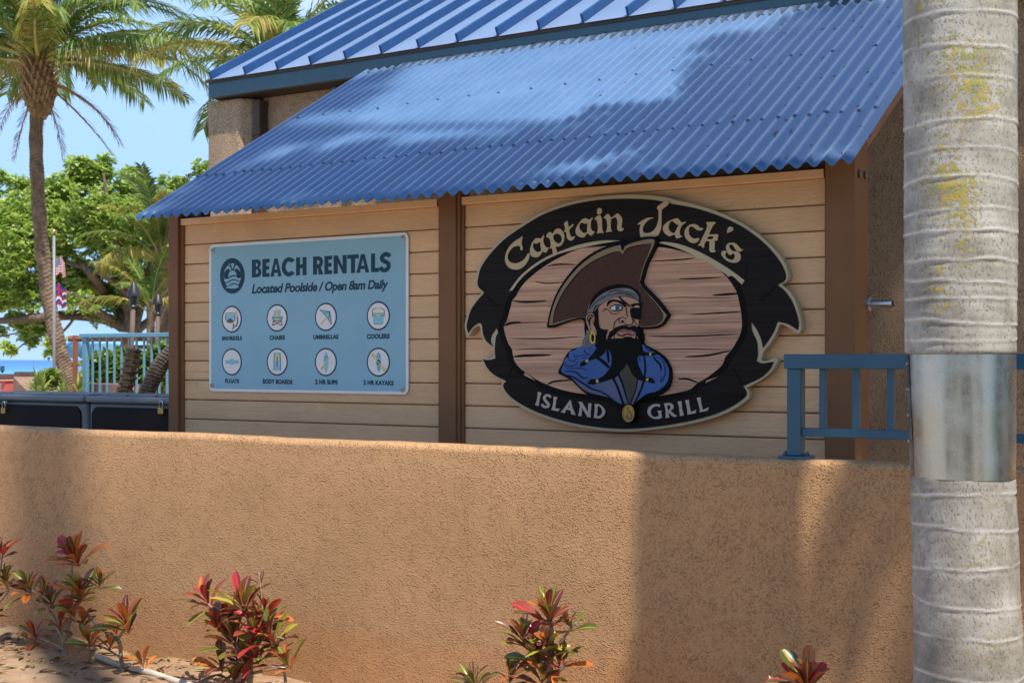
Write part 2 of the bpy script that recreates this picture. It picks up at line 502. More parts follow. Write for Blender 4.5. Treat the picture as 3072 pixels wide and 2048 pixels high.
# ------------------------------------------------------------------ main building
bld = thing('building', (-2.0, 9.0, 0.25), 'tan stucco building with blue standing seam metal roof above the corrugated lean-to', 'building')
WV = 7.97
mb = MB()
mb.box((-7.22, WV, -0.1), (5.0, WV+0.3, 3.72))
mb.build('wall', M['stucco_bld'], bld)
# corner pillar with a chamfered edge
mb = MB()
plan = [(-7.70, 7.82), (-7.345, 7.82), (-7.265, 7.90), (-7.265, 8.6), (-7.70, 8.6)]
nz = 14
for q in range(nz+1):
    z = -0.1 + (3.715+0.1)*q/nz
    for (x, y) in plan:
        mb.v.append((x, y, z))
for q in range(nz):
    for i in range(5):
        j = (i+1) % 5
        mb.f.append((q*5+i, q*5+j, (q+1)*5+j, (q+1)*5+i)); mb.m.append(0)
mb.f.append(tuple(nz*5+i for i in range(5))); mb.m.append(0)
pil = mb.build('pillar', M['stucco_bld'], bld)
bevel(pil, 0.025, 3)
mb = MB(); mb.box((-7.235, 7.86, 0.2), (-7.165, 7.955, 3.69)); mb.box((-7.245, 7.852, 3.40), (-7.155, 7.962, 3.46)); mb.box((-7.245, 7.852, 2.2), (-7.155, 7.962, 2.25))
o = mb.build('downspout', M['dark_wood'], bld); bevel(o, 0.008)
# box gutter: face, lip and drip bead
mb = MB()
mb.box((-7.62, 7.75, 3.725), (5.0, 7.79, 3.862))
gut = mb.build('gutter', M['blue_trim'], bld); bevel(gut, 0.006)
mb = MB()
npt = 160
mb.tube([(-7.0 + 12*i/npt, 7.747 + 0.0015*noise.noise(Vector((i*0.4,0,0))), 3.845 + 0.004*noise.noise(Vector((i*0.31, 5, 0)))) for i in range(npt+1)], 0.006, 5)
mb.build('gutter_lip', M['blue_trim'], gut)
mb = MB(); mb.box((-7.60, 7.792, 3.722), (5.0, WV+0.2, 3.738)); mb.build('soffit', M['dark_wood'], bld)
# roof deck, pans and standing seams
SL = math.tan(R(29.5)); cS, sS = math.cos(R(29.5)), math.sin(R(29.5))
def roofz(v): return 3.872 + (v-7.735)*SL
mb = MB()
e = 7.735
mb.v += [(-7.64, e, roofz(e)-0.03), (5, e, roofz(e)-0.03), (5, 14, roofz(14)-0.03), (-7.64, 14, roofz(14)-0.03),
         (-7.64, e, roofz(e)-0.004), (5, e, roofz(e)-0.004), (5, 14, roofz(14)-0.004), (-7.64, 14, roofz(14)-0.004)]
for q in ((0,3,2,1),(4,5,6,7),(0,1,5,4),(1,2,6,5),(2,3,7,6),(3,0,4,7)): mb.f.append(q); mb.m.append(0)
deck = mb.build('roof_deck', M['dark_wood'], bld)
mb = MB(); mb.box((-7.66, 8.6, -0.1), (-7.30, 14, 3.7)); mb.build('side_wall', M['stucco_bld'], bld)
us = [-7.56] + [-7.19 + 0.338*k for k in range(36)]
nrm = Vector((0, -sS, cS)); alo = Vector((0, cS, sS))
for i in range(len(us)-1):
    mb = MB()
    ua, ub = us[i] + 0.012, us[i+1] - 0.012
    jit = 0.004*rng.uniform(-1, 1)
    v0 = e - 0.018 + jit; nseg = 14
    for q in range(nseg+1):
        v = v0 + (14 - v0)*(q/nseg)**1.6
        for t in range(5):
            uu = ua + (ub-ua)*t/4
            oil = 0.0016*noise.noise(Vector((uu*6, v*2.2, i*3.1)))
            p = Vector((uu, v, roofz(v))) + nrm*oil
            mb.v.append(tuple(p))
    for q in range(nseg):
        for t in range(4):
            a = q*5+t; mb.f.append((a, a+1, a+6, a+5)); mb.m.append(0)
    mb.build('roof_pan', M['blue_roof'], bld, smooth=True)
seam = None
for i, u in enumerate(us):
    v0 = e - 0.012
    if seam is None:
        mb = MB()
        L = (14 - v0)/cS
        mb.obox(Vector((u, v0, roofz(v0))) + alo*(L/2) + nrm*0.029, Vector((0.010,0,0)), alo*(L/2), nrm*0.033)
        seam = mb.build('roof_seam', M['blue_seam_shade'], bld); bevel(seam, 0.004)
    else:
        c = copy_of(seam, 'roof_seam', bld, loc=(u-us[0], 0.004*rng.uniform(-1,1), 0)); bevel(c, 0.004)
# blue pipe elbow sticking out of the wall above the lean-to
p0 = P(1012, 262, 7.95)
mb = MB()
mb.tube([(p0.x+0.12, 7.98, p0.z-0.045), (p0.x+0.05, 7.95, p0.z-0.04), (p0.x-0.01, 7.945, p0.z-0.035), (p0.x-0.022, 7.945, p0.z-0.01), (p0.x-0.022, 7.945, p0.z+0.05)], 0.018, 10)
mb.tube([(p0.x-0.022, 7.945, p0.z+0.022), (p0.x-0.022, 7.945, p0.z+0.075)], 0.026, 10)
mb.build('vent_pipe', plain('blue pipe paint', (0.06, 0.20, 0.48), rough=0.35), bld, smooth=True, autosmooth=40)
# louvred vent high on the wall behind the lean-to
mb = MB()
q0, q1 = P(1560, 600, WV), P(1770, 600, WV)
mb.box((q0.x, WV-0.03, 2.50), (q1.x, WV-0.002, 3.15))
lv = mb.build('vent', M['dark_wood'], bld)
sl = None
for kz in range(10):
    z = 2.54 + kz*0.062
    if sl is None:
        mb = MB(); mb.obox(((q0.x+q1.x)/2, WV-0.04, z), Vector(((q1.x-q0.x)/2-0.02, 0, 0)), Vector((0, 0.02, 0.012)), Vector((0, -0.003, 0.004)))
        sl = mb.build('slat', M['rafter'], lv)
    else: copy_of(sl, 'slat', lv, loc=(0, 0, kz*0.062))

# ------------------------------------------------------------------ lean-to shelter with the two sign panels
EV, EZ, RS = 5.45, 2.44, math.tan(R(30.1))
RU0, RU1 = P(410, 655, EV).x - 0.02, P(2551, 484, EV).x
def leanz(v): return EZ + (v-EV)*RS
lean = thing('lean_to_shelter', (-3.8, 5.9, 0.25), 'tan plank lean-to on brown posts under a blue corrugated metal roof', 'shelter')
PV = 5.79
def post(xl, xr, V, depth, ztop, mat=M['post'], name='post', zb=0.2):
    mb = MB(); a, b = P(xl, 900, V).x, P(xr, 900, V).x
    mb.box((a, V, zb), (b, V+depth, ztop))
    o = mb.build(name, mat, lean); bevel(o, 0.004, 2)
    return o
lp = post(505, 533, PV, 0.14, leanz(PV)-0.03)
post(535.5, 549.5, PV+0.025, 0.10, 2.46, name='corner_trim')
mp_ = post(1316, 1367, PV, 0.14, leanz(PV)-0.03)
post(1369, 1380, PV+0.012, 0.10, leanz(PV)-0.05, name='corner_trim')
post(1381.5, 1392, PV+0.026, 0.08, 2.46, name='corner_trim')
rp_ = post(2475, 2565, PV, 0.21, leanz(PV)-0.03)
# groove line down the right post's side and two counterbored bolts
def hole(cx, cy, cz, r, par):
    mb = MB()
    mb.tube([(cx-0.012, cy, cz), (cx+0.002, cy, cz)], r, 16); h = mb.build('bolt_hole', M['bolt_hole'], par)
    mb = MB()
    mb.tube([(cx+0.002, cy, cz-0.002), (cx+0.009, cy, cz-0.002)], r*0.42, 6); mb.build('bolt', M['bolt'], h)
PR = P(2565, 500, PV).x
def side_pt(x, y):
    a = (x-1536)/F; t = PR/(-ST+a*CT)
    return t*(CT+a*ST), CAMH + t*(HZ-y)/F
for (x, y) in ((2576, 522), (2594, 526)):
    v, z = side_pt(x, y); hole(PR, v, z, 0.021, rp_)
v, z = side_pt(2602, 912)
mb = MB()
mb.tube([(PR, v, z), (PR+0.012, v, z)], 0.034, 16); mb.tube([(PR+0.012, v, z), (PR+0.105, v, z)], 0.019, 16, cap=False)
mb.tube([(PR+0.100, v, z), (PR+0.116, v, z)], 0.022, 16)
o = mb.build('pipe_stub', M['steel'], lean, smooth=True, autosmooth=40)
mb = MB(); mb.tube([(PR+0.1165, v, z), (PR+0.1175, v, z)], 0.016, 14); mb.build('bore', M['bolt_hole'], o)
# planks
ZG, PP = 2.305, 0.1195
for (xl, xr) in ((549.5, 1316), (1392, 2475)):
    ul, ur = P(xl, 900, 5.83).x + 0.002, P(xr, 900, 5.83).x - 0.001
    src = None
    for kk in range(-1, 17):
        zt = ZG - PP*kk if kk >= 0 else 2.428
        zb = ZG - PP*(kk+1) + 0.0068 if kk >= 0 else ZG + 0.0068
        if kk >= 1:
            copy_of(src, 'siding_plank', lean, loc=(0, 0.0007*rng.uniform(-1, 1), -PP*(kk-0)))
            continue
        mb = MB(); V = 5.830
        c = [(ul, V+0.0035, zb), (ul, V, zb+0.006), (ul, V+0.0012, zt-0.004), (ul, V+0.003, zt), (ul, V+0.019, zt), (ul, V+0.019, zb)]
        n = len(c)
        mb.v += c + [(ur, y, z) for (_, y, z) in c]
        for i in range(n):
            j = (i+1) % n; mb.f.append((i, j, n+j, n+i)); mb.m.append(0)
        mb.f.append(tuple(reversed(range(n)))); mb.m.append(0); mb.f.append(tuple(range(n, 2*n))); mb.m.append(0)
        o = mb.build('siding_plank', M['plank'], lean, fixn=True)
        if kk == 0: src = o
    mb = MB(); mb.box((ul, 5.8485, 0.25), (ur, 5.868, 2.425)); mb.build('backing_board', M['rafter'], lean)  # brown colour stands in for the shade inside the plank grooves
    mb = MB()
    V = 5.812
    c = [(V+0.004, 2.429), (V, 2.436), (V, 2.470), (V+0.03, 2.474), (V+0.08, 2.474), (V+0.08, 2.429)]
    n = len(c); mb.v += [(ul-0.006, y, z) for y, z in c] + [(ur, y, z) for y, z in c]
    for i in range(n):
        j = (i+1) % n; mb.f.append((i, j, n+j, n+i)); mb.m.append(0)
    mb.f.append(tuple(reversed(range(n)))); mb.m.append(0); mb.f.append(tuple(range(n, 2*n))); mb.m.append(0)
    mb.build('cap_rail', M['cap'], lean, fixn=True)
# header board under the right half of the roof
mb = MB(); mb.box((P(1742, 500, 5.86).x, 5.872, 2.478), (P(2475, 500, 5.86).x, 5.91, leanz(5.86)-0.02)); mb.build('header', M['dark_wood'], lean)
# rafters at the posts and purlins across them
dv, dn = Vector((0, math.cos(R(30.1)), math.sin(R(30.1)))), Vector((0, -math.sin(R(30.1)), math.cos(R(30.1))))
raf = None
for (u, hh) in ((P(519, 600, PV).x, 0.06), (P(1340, 600, PV).x, 0.06), (PR-0.026, 0.065)):
    mb = MB()
    L = 2.42
    s0 = Vector((u, PV-0.06, leanz(PV-0.06))) - dn*(0.028+hh)
    mb.obox(s0 + dv*(L/2), Vector((0.024, 0, 0)), dv*(L/2), dn*hh)
    raf = mb.build('rafter', M['rafter'], lean); bevel(raf, 0.003)
v, z = side_pt(2609, 442)
hole(PR-0.001, 6.02, leanz(6.02)-0.115, 0.023, raf)
for i in range(7):
    v = 6.06 + i*0.115
    mb = MB()
    mb.v += [(PR-0.05, v, leanz(v)-0.028), (PR-0.05, v+0.07, leanz(v+0.07)-0.028), (PR-0.05, v+0.07, leanz(v)-0.028),
             (PR+0.005, v, leanz(v)-0.028), (PR+0.005, v+0.07, leanz(v+0.07)-0.028), (PR+0.005, v+0.07, leanz(v)-0.028)]
    mb.f += [(0,1,2),(5,4,3),(0,3,4,1),(1,4,5,2),(2,5,3,0)]; mb.m += [0]*5
    mb.build('spacer', M['dark_wood'], raf, fixn=True)
for v in (5.99, 6.82, 7.60):
    mb = MB(); mb.obox(Vector(((RU0+RU1)/2, v, leanz(v))) - dn*0.036, Vector(((RU1-RU0)/2-0.07, 0, 0)), dv*0.04, dn*0.02)
    mb.build('purlin', M['rafter'], lean)
# dark brace block above the left post
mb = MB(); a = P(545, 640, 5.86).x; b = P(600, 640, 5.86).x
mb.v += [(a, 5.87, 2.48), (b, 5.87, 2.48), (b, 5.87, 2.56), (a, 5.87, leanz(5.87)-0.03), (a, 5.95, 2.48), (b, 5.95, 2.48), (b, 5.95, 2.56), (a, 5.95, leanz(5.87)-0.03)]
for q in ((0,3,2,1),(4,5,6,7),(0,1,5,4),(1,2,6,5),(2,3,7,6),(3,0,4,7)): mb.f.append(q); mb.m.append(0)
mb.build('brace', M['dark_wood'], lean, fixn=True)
# corrugated sheets
PIT, AMP = 0.0778, 0.0112
nsheet = 5
per = (RU1-RU0)/nsheet
tv = 7.71
for sidx in range(nsheet):
    mb = MB()
    ua, ub = RU0 + per*sidx - (0.02 if sidx else 0), RU0 + per*(sidx+1) + (0.02 if sidx < nsheet-1 else 0)
    ncol = int((ub-ua)/PIT*12); nrow = 26
    lift = 0.003*(sidx % 2); eoff = rng.uniform(-0.006, 0.006)
    for j in range(nrow+1):
        v = EV + eoff + (tv-EV-eoff)*j/nrow
        for i in range(ncol+1):
            u = ua + (ub-ua)*i/ncol
            h = AMP*math.cos(2*math.pi*(u-RU0)/PIT)
            dent = 0.0025*noise.noise(Vector((u*2.0, v*2.0, 2.0)))
            if j == 0: dent += 0.003*noise.noise(Vector((u*7.0, 1.0, 8.0)))
            # knocked lower right corner
            du, dd = u-(RU1-0.10), v-5.75
            dent -= 0.012*math.exp(-(du*du+dd*dd)/0.004)
            mb.v.append((u, v, leanz(v) + h/math.cos(R(30.1)) + lift + dent))
    for j in range(nrow):
        for i in range(ncol):
            a = j*(ncol+1)+i
            mb.f.append((a, a+1, a+ncol+2, a+ncol+1)); mb.m.append(0)
    o = mb.build('roof_sheet', M['blue_sheet'], lean, smooth=True)
    so = o.modifiers.new('gauge', 'SOLIDIFY'); so.thickness = 0.0014; so.offset = -1
# roof screws with washers on the crests
mb = MB(); mb.lathe((0,0,0), [(0.011, 0), (0.011, 0.003), (0.006, 0.0035), (0.006, 0.009)], 8)
me = mb.build('roof_screw', M['screw'], None, origin=(0,0,0)).data
bpy.data.objects.remove(bpy.data.objects['roof_screw'])
for row, step in ((5.965, 1), (6.82, 3), (7.62, 3)):
    kk = 0
    while RU0 + kk*PIT < RU1 - 0.02:
        if kk % step == (0 if step == 1 else 1):
            v = row + rng.uniform(-0.012, 0.012)
            copy_of(me, 'roof_screw', lean, loc=Vector((RU0+kk*PIT + rng.uniform(-.004, .004), v, leanz(v)+AMP/math.cos(R(30.1))+0.0005)) - lean.location, rot=(R(30), 0, 0))
        kk += 1
# dry leaf bits and grit lodged between the ribs
rgd = random.Random(88); mb = MB()
for i in range(150):
    u = RU1 - 0.05 - abs(rgd.gauss(0, 1.1)); v = rgd.uniform(5.5, 7.5)
    if u < RU0 + 0.2: continue
    kk_ = round((u-RU0)/PIT - 0.5) + 0.5; u = RU0 + kk_*PIT + rgd.uniform(-.012, .012)
    c = Vector((u, v, leanz(v) - AMP*1.05 + 0.006)); l = rgd.uniform(.006, .022); a = rgd.uniform(0, 6.28); d = Vector((math.cos(a), math.sin(a)*.87, math.sin(a)*.5))*l; s_ = Vector((-math.sin(a), math.cos(a)*.87, math.cos(a)*.5))*l*.3
    q = len(mb.v); mb.v += [tuple(c-d), tuple(c+s_+Vector((0,0,.003))), tuple(c+d), tuple(c-s_)]; mb.f.append((q, q+1, q+2, q+3)); mb.m.append(0)
tag(mb.build('leaf_bits', plain('dry leaf bits', (0.16, 0.08, 0.045), rough=0.9, var=0.4, vscale=40), lean), kind='stuff')
# crumpled lead flashing where the sheets meet the gutter
mb = MB()
nn = 420
for i in range(nn+1):
    u = RU0 + 0.3 + (RU1-RU0-0.3)*i/nn
    for j, (vv, base) in enumerate(((7.66, 0.014), (7.70, 0.022), (7.745, 0.05))):
        w = 0.006*noise.noise(Vector((u*40, j*3.3, 0))) + 0.004*noise.noise(Vector((u*95, j, 2)))
        hh = AMP*0.8*math.cos(2*math.pi*(u-RU0)/PIT)*(1-j*0.45)
        mb.v.append((u, vv + w, leanz(vv)-0.004 + base*0.35 + hh + w))
for i in range(nn):
    for j in range(2):
        a = i*3+j; mb.f.append((a, a+3, a+4, a+1)); mb.m.append(0)
mb.build('flashing', plain('lead flashing', (0.10, 0.14, 0.20), rough=0.35, metal=0.5, var=0.3, vscale=30), lean, smooth=True)

# ------------------------------------------------------------------ teal railing on the garden wall
rl = thing('metal_railing', (P(2390, 1368, 5.03).x, 5.04, GT), 'teal painted metal railing standing on the right end of the stucco wall', 'railing')
RV = 5.005
def zpx(x, y, V=RV): return P(x, y, V).z
z_rt, z_rb = zpx(2360, 1062), zpx(2360, 1106)
z_bt, z_bb = zpx(2420, 1284), zpx(2420, 1310)
u0 = P(2350, 1080, RV).x; uend = 2.9
mb = MB(); mb.box((u0, RV, z_rb), (uend, RV+0.075, z_rt)); o = mb.build('top_rail', M['rail_teal'], rl); bevel(o, 0.004)
up = P(2360, 1200, RV+0.008).x; pw = 0.058
def rpost(u):
    mb = MB(); mb.box((u, RV+0.008, GT+0.012), (u+pw, RV+0.066, z_rb)); o = mb.build('post', M['rail_teal'], rl); bevel(o, 0.003)
    mb = MB(); mb.box((u-0.03, RV-0.012, GT-0.002), (u+pw+0.035, RV+0.088, GT+0.011)); q = mb.build('base_plate', M['rail_teal'], o); bevel(q, 0.003)
    mb = MB()
    for s_ in (-0.015, pw+0.018): mb.lathe((u+s_, RV+0.035, GT+0.011), [(0.011, 0), (0.011, 0.008), (0.006, 0.009), (0.006, 0.016)], 6)
    mb.build('anchor_bolt', M['rail_teal'], o)
rpost(up); rpost(up + 1.75); rpost(up + 3.5)
mb = MB(); mb.box((up+pw-0.002, RV+0.02, z_bb), (uend, RV+0.055, z_bt)); o = mb.build('bottom_rail', M['rail_teal'], rl); bevel(o, 0.003)
src = None; u = P(2457, 1200, RV+0.025).x; kk = 0
while u + kk*0.1335 < uend:
    if src is None:
        mb = MB(); mb.box((u, RV+0.025, z_bt-0.002), (u+0.0255, RV+0.052, z_rb+0.002)); src = mb.build('baluster', M['rail_teal'], rl); bevel(src, 0.002)
    elif (kk % 13) != 12:
        copy_of(src, 'baluster', rl, loc=(kk*0.1335, 0, 0))
    kk += 1
# ================================================================== SIGNS
def smooth(pts, n=5, closed=True):
    """curve through traced points; a point with a third value is a corner"""
    k = len(pts)
    out = []
    rngk = range(k) if closed else range(k-1)
    for i in rngk:
        p1, p2 = pts[i], pts[(i+1) % k]
        p0 = pts[(i-1) % k] if (closed or i > 0) else p1
        p3 = pts[(i+2) % k] if (closed or i+2 < k) else p2
        c1, c2 = len(p1) > 2, len(p2) > 2
        t1 = ((p2[0]-p0[0])*.5, (p2[1]-p0[1])*.5) if not c1 else (p2[0]-p1[0], p2[1]-p1[1])
        t2 = ((p3[0]-p1[0])*.5, (p3[1]-p1[1])*.5) if not c2 else (p2[0]-p1[0], p2[1]-p1[1])
        L = math.hypot(p2[0]-p1[0], p2[1]-p1[1])
        for t in (t1, t2): pass
        def lim(t):
            l = math.hypot(*t)
            return t if l <= L*1.15 or l == 0 else (t[0]*L*1.15/l, t[1]*L*1.15/l)
        t1, t2 = lim(t1), lim(t2)
        for s in range(n):
            x = s/n; x2 = x*x; x3 = x2*x
            h1, h2, h3, h4 = 2*x3-3*x2+1, x3-2*x2+x, -2*x3+3*x2, x3-x2
            out.append((h1*p1[0]+h2*t1[0]+h3*p2[0]+h4*t2[0], h1*p1[1]+h2*t1[1]+h3*p2[1]+h4*t2[1]))
    if not closed: out.append(tuple(pts[-1][:2]))
    return out

def ribbon(pts, w, n=5, taper=0.35):
    """outline of a brush stroke along pts; ends taper"""
    c = smooth(pts, n, closed=False) if len(pts) > 2 else [tuple(p[:2]) for p in pts]
    k = len(c); L, Rr = [], []
    for i in range(k):
        a, b = c[max(i-1, 0)], c[min(i+1, k-1)]
        dx, dy = b[0]-a[0], b[1]-a[1]; l = math.hypot(dx, dy) or 1
        q = i/(k-1)
        ww = 0.5*w*(1 if not taper else (taper + (1-taper)*math.sin(math.pi*q)**0.6 if 0 < q < 1 else taper))
        L.append((c[i][0]-dy/l*ww, c[i][1]+dx/l*ww)); Rr.append((c[i][0]+dy/l*ww, c[i][1]-dx/l*ww))
    return L + Rr[::-1]

def grow(loop, d):
    """loop moved outwards by d"""
    ar = sum(loop[i][0]*loop[(i+1) % len(loop)][1]-loop[(i+1) % len(loop)][0]*loop[i][1] for i in range(len(loop)))
    sg = 1 if ar > 0 else -1
    out = []; k = len(loop)
    for i in range(k):
        a, b = loop[i-1], loop[(i+1) % k]
        dx, dy = b[0]-a[0], b[1]-a[1]; l = math.hypot(dx, dy) or 1
        out.append((loop[i][0]+sg*dy/l*d, loop[i][1]-sg*dx/l*d))
    return out

def ell(cx, cy, rx, ry, n=28):
    return [(cx+rx*math.cos(2*math.pi*i/n), cy+ry*math.sin(2*math.pi*i/n)) for i in range(n)]

class Art:
    """flat artwork traced in the frame of one enlargement of the photograph, laid on the plane Y = V"""
    def __init__(s, x0, y0, x1, y1, W, H):
        s.x0, s.y0, s.sx, s.sy = x0, y0, (x1-x0)/W, (y1-y0)/H
    def uz(s, q, V):
        p = P(s.x0+q[0]*s.sx, s.y0+q[1]*s.sy, V)
        return (p.x, p.z)
    def loops(s, loops, V): return [[s.uz(q, V) for q in L] for L in loops]
    def put(s, mb, loops, V, V1=None, m=0): mb.poly(s.loops(loops, V), V, V1, m)

def text_shape(txt, off=0.0, shear=0.0, spacing=1.0):
    cu = bpy.data.curves.new('lettering', 'FONT')
    cu.body = txt; cu.size = 1.0; cu.offset = off; cu.shear = shear; cu.space_character = spacing
    cu.resolution_u = 4; cu.fill_mode = 'FRONT'
    o = bpy.data.objects.new('lettering', cu); COL.objects.link(o)
    dg = bpy.context.evaluated_depsgraph_get()
    me = o.evaluated_get(dg).to_mesh()
    vs = [tuple(v.co) for v in me.vertices]; fs = [tuple(p.vertices) for p in me.polygons]
    o.evaluated_get(dg).to_mesh_clear()
    bpy.data.objects.remove(o); bpy.data.curves.remove(cu)
    return vs, fs

def put_text(mb, txt, art, quad, V, off=0.0, shear=0.0, spacing=1.0, m=0):
    """letters stretched over the corners top-left, top-right, bottom-right, bottom-left"""
    vs, fs = text_shape(txt, off, shear, spacing)
    xs = [v[0] for v in vs]; ys = [v[1] for v in vs]
    ax, bx, ay, by = min(xs), max(xs), min(ys), max(ys)
    (tl, tr, br, bl) = quad
    b = len(mb.v)
    for x, y, _ in vs:
        s = (x-ax)/(bx-ax); t = (y-ay)/(by-ay)
        px = (1-s)*((1-t)*bl[0]+t*tl[0]) + s*((1-t)*br[0]+t*tr[0])
        py = (1-s)*((1-t)*bl[1]+t*tl[1]) + s*((1-t)*br[1]+t*tr[1])
        u, z = art.uz((px, py), V)
        mb.v.append((u, V, z))
    for f in fs:
        mb.f.append(tuple(b+i for i in f)); mb.m.append(m)

# ------------------------------------------------------------------ BEACH RENTALS board
M['sign_white'] = plain('sign board white', (0.72, 0.68, 0.62), rough=0.35, var=0.05)
M['sign_blue'] = plain('sign face blue', (0.24, 0.42, 0.49), spec=0.25, rough=0.4, var=0.07, vscale=3)
M['sign_navy'] = plain('sign navy ink', (0.012, 0.042, 0.07), rough=0.4, spec=0.2, var=0.08)
M['sign_cream'] = plain('sign icon cream', (0.70, 0.66, 0.62), rough=0.35, var=0.04)
M['ink_teal'] = plain('icon teal ink', (0.22, 0.50, 0.56), rough=0.4, var=0.05)
M['ink_yellow'] = plain('icon yellow ink', (0.72, 0.52, 0.10), rough=0.4, var=0.05)
M['ink_brown'] = plain('icon brown ink', (0.12, 0.075, 0.06), rough=0.4, var=0.05)
A = Art(600, 680, 1260, 1210, 1953, 1568)
SV = 5.818
tl, tr, br, bl = (A.uz(q, SV) for q in ((86, 163), (1850, 46), (1848, 1492), (78, 1457)))
sL, sR = (tl[0]+bl[0])/2, (tr[0]+br[0])/2
sB, sT = (bl[1]+br[1])/2, (tl[1]+tr[1])/2
def rrect(x0, z0, x1, z1, r, n=6):
    out = []
    for (cx, cz, a0) in ((x1-r, z1-r, 0), (x0+r, z1-r, 90), (x0+r, z0+r, 180), (x1-r, z0+r, 270)):
        for k in range(n+1):
            a = R(a0 + 90*k/n); out.append((cx+r*math.cos(a), cz+r*math.sin(a)))
    return out
bs_ = thing('rental_sign', ((sL+sR)/2, SV, sB), 'pale blue BEACH RENTALS board with eight round icons screwed to the left plank panel', 'sign')
mb = MB(); mb.poly([rrect(sL, sB, sR, sT, 0.035)], SV, SV+0.009)
o = mb.build('board', M['sign_white'], bs_)
mb = MB(); mb.poly([rrect(sL+0.017, sB+0.017, sR-0.017, sT-0.017, 0.022)], SV-0.0008); mb.build('blue_face', M['sign_blue'], bs_)
L1 = SV-0.0016; L2 = SV-0.0024; L3 = SV-0.0032; L4 = SV-0.0040
# heading: plain heavy capitals drawn as strokes
def heavy(mb, ch, x0, x1, q, V):
    """one heavy sans capital in the box x0..x1 (share of the heading's width); q maps (s, t) to the sign"""
    w = x1-x0; st = 0.0295
    S = lambda pts: [q(x0+px*w, py) for px, py in pts]
    sx = st/w; sy = 0.235
    def add(*loops): mb.poly([S(l) for l in loops], V)
    if ch == 'B':
        add([(0,0),(0,1),(.55,1),(.8,.96),(.93,.85),(.95,.74),(.88,.6),(.74,.53),(.92,.45),(1,.3),(.97,.16),(.84,.04),(.6,0)], [(sx,.60),(sx,1-sy*.85),(.52,1-sy*.85),(.62,.74),(.62,.67),(.52,.60)], [(sx,sy*.85),(sx,.43),(.55,.43),(.67,.36),(.67,.28),(.55,sy*.85)])
    elif ch == 'E':
        add([(0,0),(0,1),(1,1),(1,1-sy*.9),(sx,1-sy*.9),(sx,.61),(.93,.61),(.93,.40),(sx,.40),(sx,sy*.9),(1,sy*.9),(1,0)])
    elif ch == 'A':
        add([(0,0),(.36,1),(.64,1),(1,0),(1-sx*.96,0),(.68,.19),(.32,.19),(sx*.96,0)], [(.38,.38),(.62,.38),(.5,.74)])
    elif ch == 'C':
        o_ = [(.5+.5*math.cos(R(a)), .5+.53*math.sin(R(a))) for a in range(48, 313, 12)]
        i_ = [(.5+(.5-sx*.98)*math.cos(R(a)), .5+(.53-sy*1.02)*math.sin(R(a))) for a in range(312, 47, -12)]
        o_[0] = (.9, .86); o_[-1] = (.9, .13)
        add(o_ + i_)
    elif ch == 'H':
        add([(0,0),(0,1),(sx,1),(sx,.61),(1-sx,.61),(1-sx,1),(1,1),(1,0),(1-sx,0),(1-sx,.39),(sx,.39),(sx,0)])
    elif ch == 'R':
        add([(0,0),(0,1),(.55,1),(.80,.95),(.94,.82),(.97,.66),(.90,.50),(.74,.40),(1,0),(1-sx*1.15,0),(.47,.35),(sx,.35),(sx,0)], [(sx,.56),(sx,1-sy*.9),(.52,1-sy*.9),(.63,.73),(.63,.63),(.52,.56)])
    elif ch == 'N':
        add([(0,0),(0,1),(sx*.95,1),(1-sx,.40),(1-sx,1),(1,1),(1,0),(1-sx*.95,0),(sx,.60),(sx,0)])
    elif ch == 'T':
        add([(0,1),(1,1),(1,1-sy*.95),(.5+sx*.5,1-sy*.95),(.5+sx*.5,0),(.5-sx*.5,0),(.5-sx*.5,1-sy*.95),(0,1-sy*.95)])
    elif ch == 'L':
        add([(0,0),(0,1),(sx,1),(sx,sy*.95),(1,sy*.95),(1,0)])
    elif ch == 'S':
        c = smooth([(.93,.80),(.75,.905),(.48,.92),(.24,.80),(.24,.64),(.50,.535),(.77,.43),(.80,.22),(.55,.085),(.25,.11),(.04,.25)], 5, closed=False)
        L_, R_ = [], []
        for i in range(len(c)):
            a_, b_ = c[max(i-1,0)], c[min(i+1,len(c)-1)]
            dx, dy = (b_[0]-a_[0]), (b_[1]-a_[1])*2.2; l = math.hypot(dx, dy)
            L_.append((c[i][0]-dy/l*sx*.50, c[i][1]+dx/l*sy*.5)); R_.append((c[i][0]+dy/l*sx*.50, c[i][1]-dx/l*sy*.5))
        add(L_ + R_[::-1])
X0, X1 = 460, 1692
def q_head(s, t):
    px = X0+(X1-X0)*s
    yb = 451 + (397-451)*s; yt = 293 + (230-293)*s
    return A.uz((px, yb+(yt-yb)*t), L1)
mb = MB()
for ch, a, b in (('B',460,545),('E',553,618),('A',624,724),('C',724,856),('H',852,946),('R',1003,1095),('E',1104,1172),('N',1186,1302),('T',1308,1408),('A',1388,1502),('L',1518,1590),('S',1594,1692)):
    heavy(mb, ch, (a-X0)/(X1-X0), (b-X0)/(X1-X0), q_head, L1)
mb.build('heading', M['sign_navy'], bs_)
mb = MB()
put_text(mb, 'Located Poolside / Open 8am Daily', A, ((458, 510), (1672, 466), (1672, 575), (458, 619)), L1, off=0.034, shear=0.22, spacing=0.95)
mb.build('subheading', M['sign_navy'], bs_)
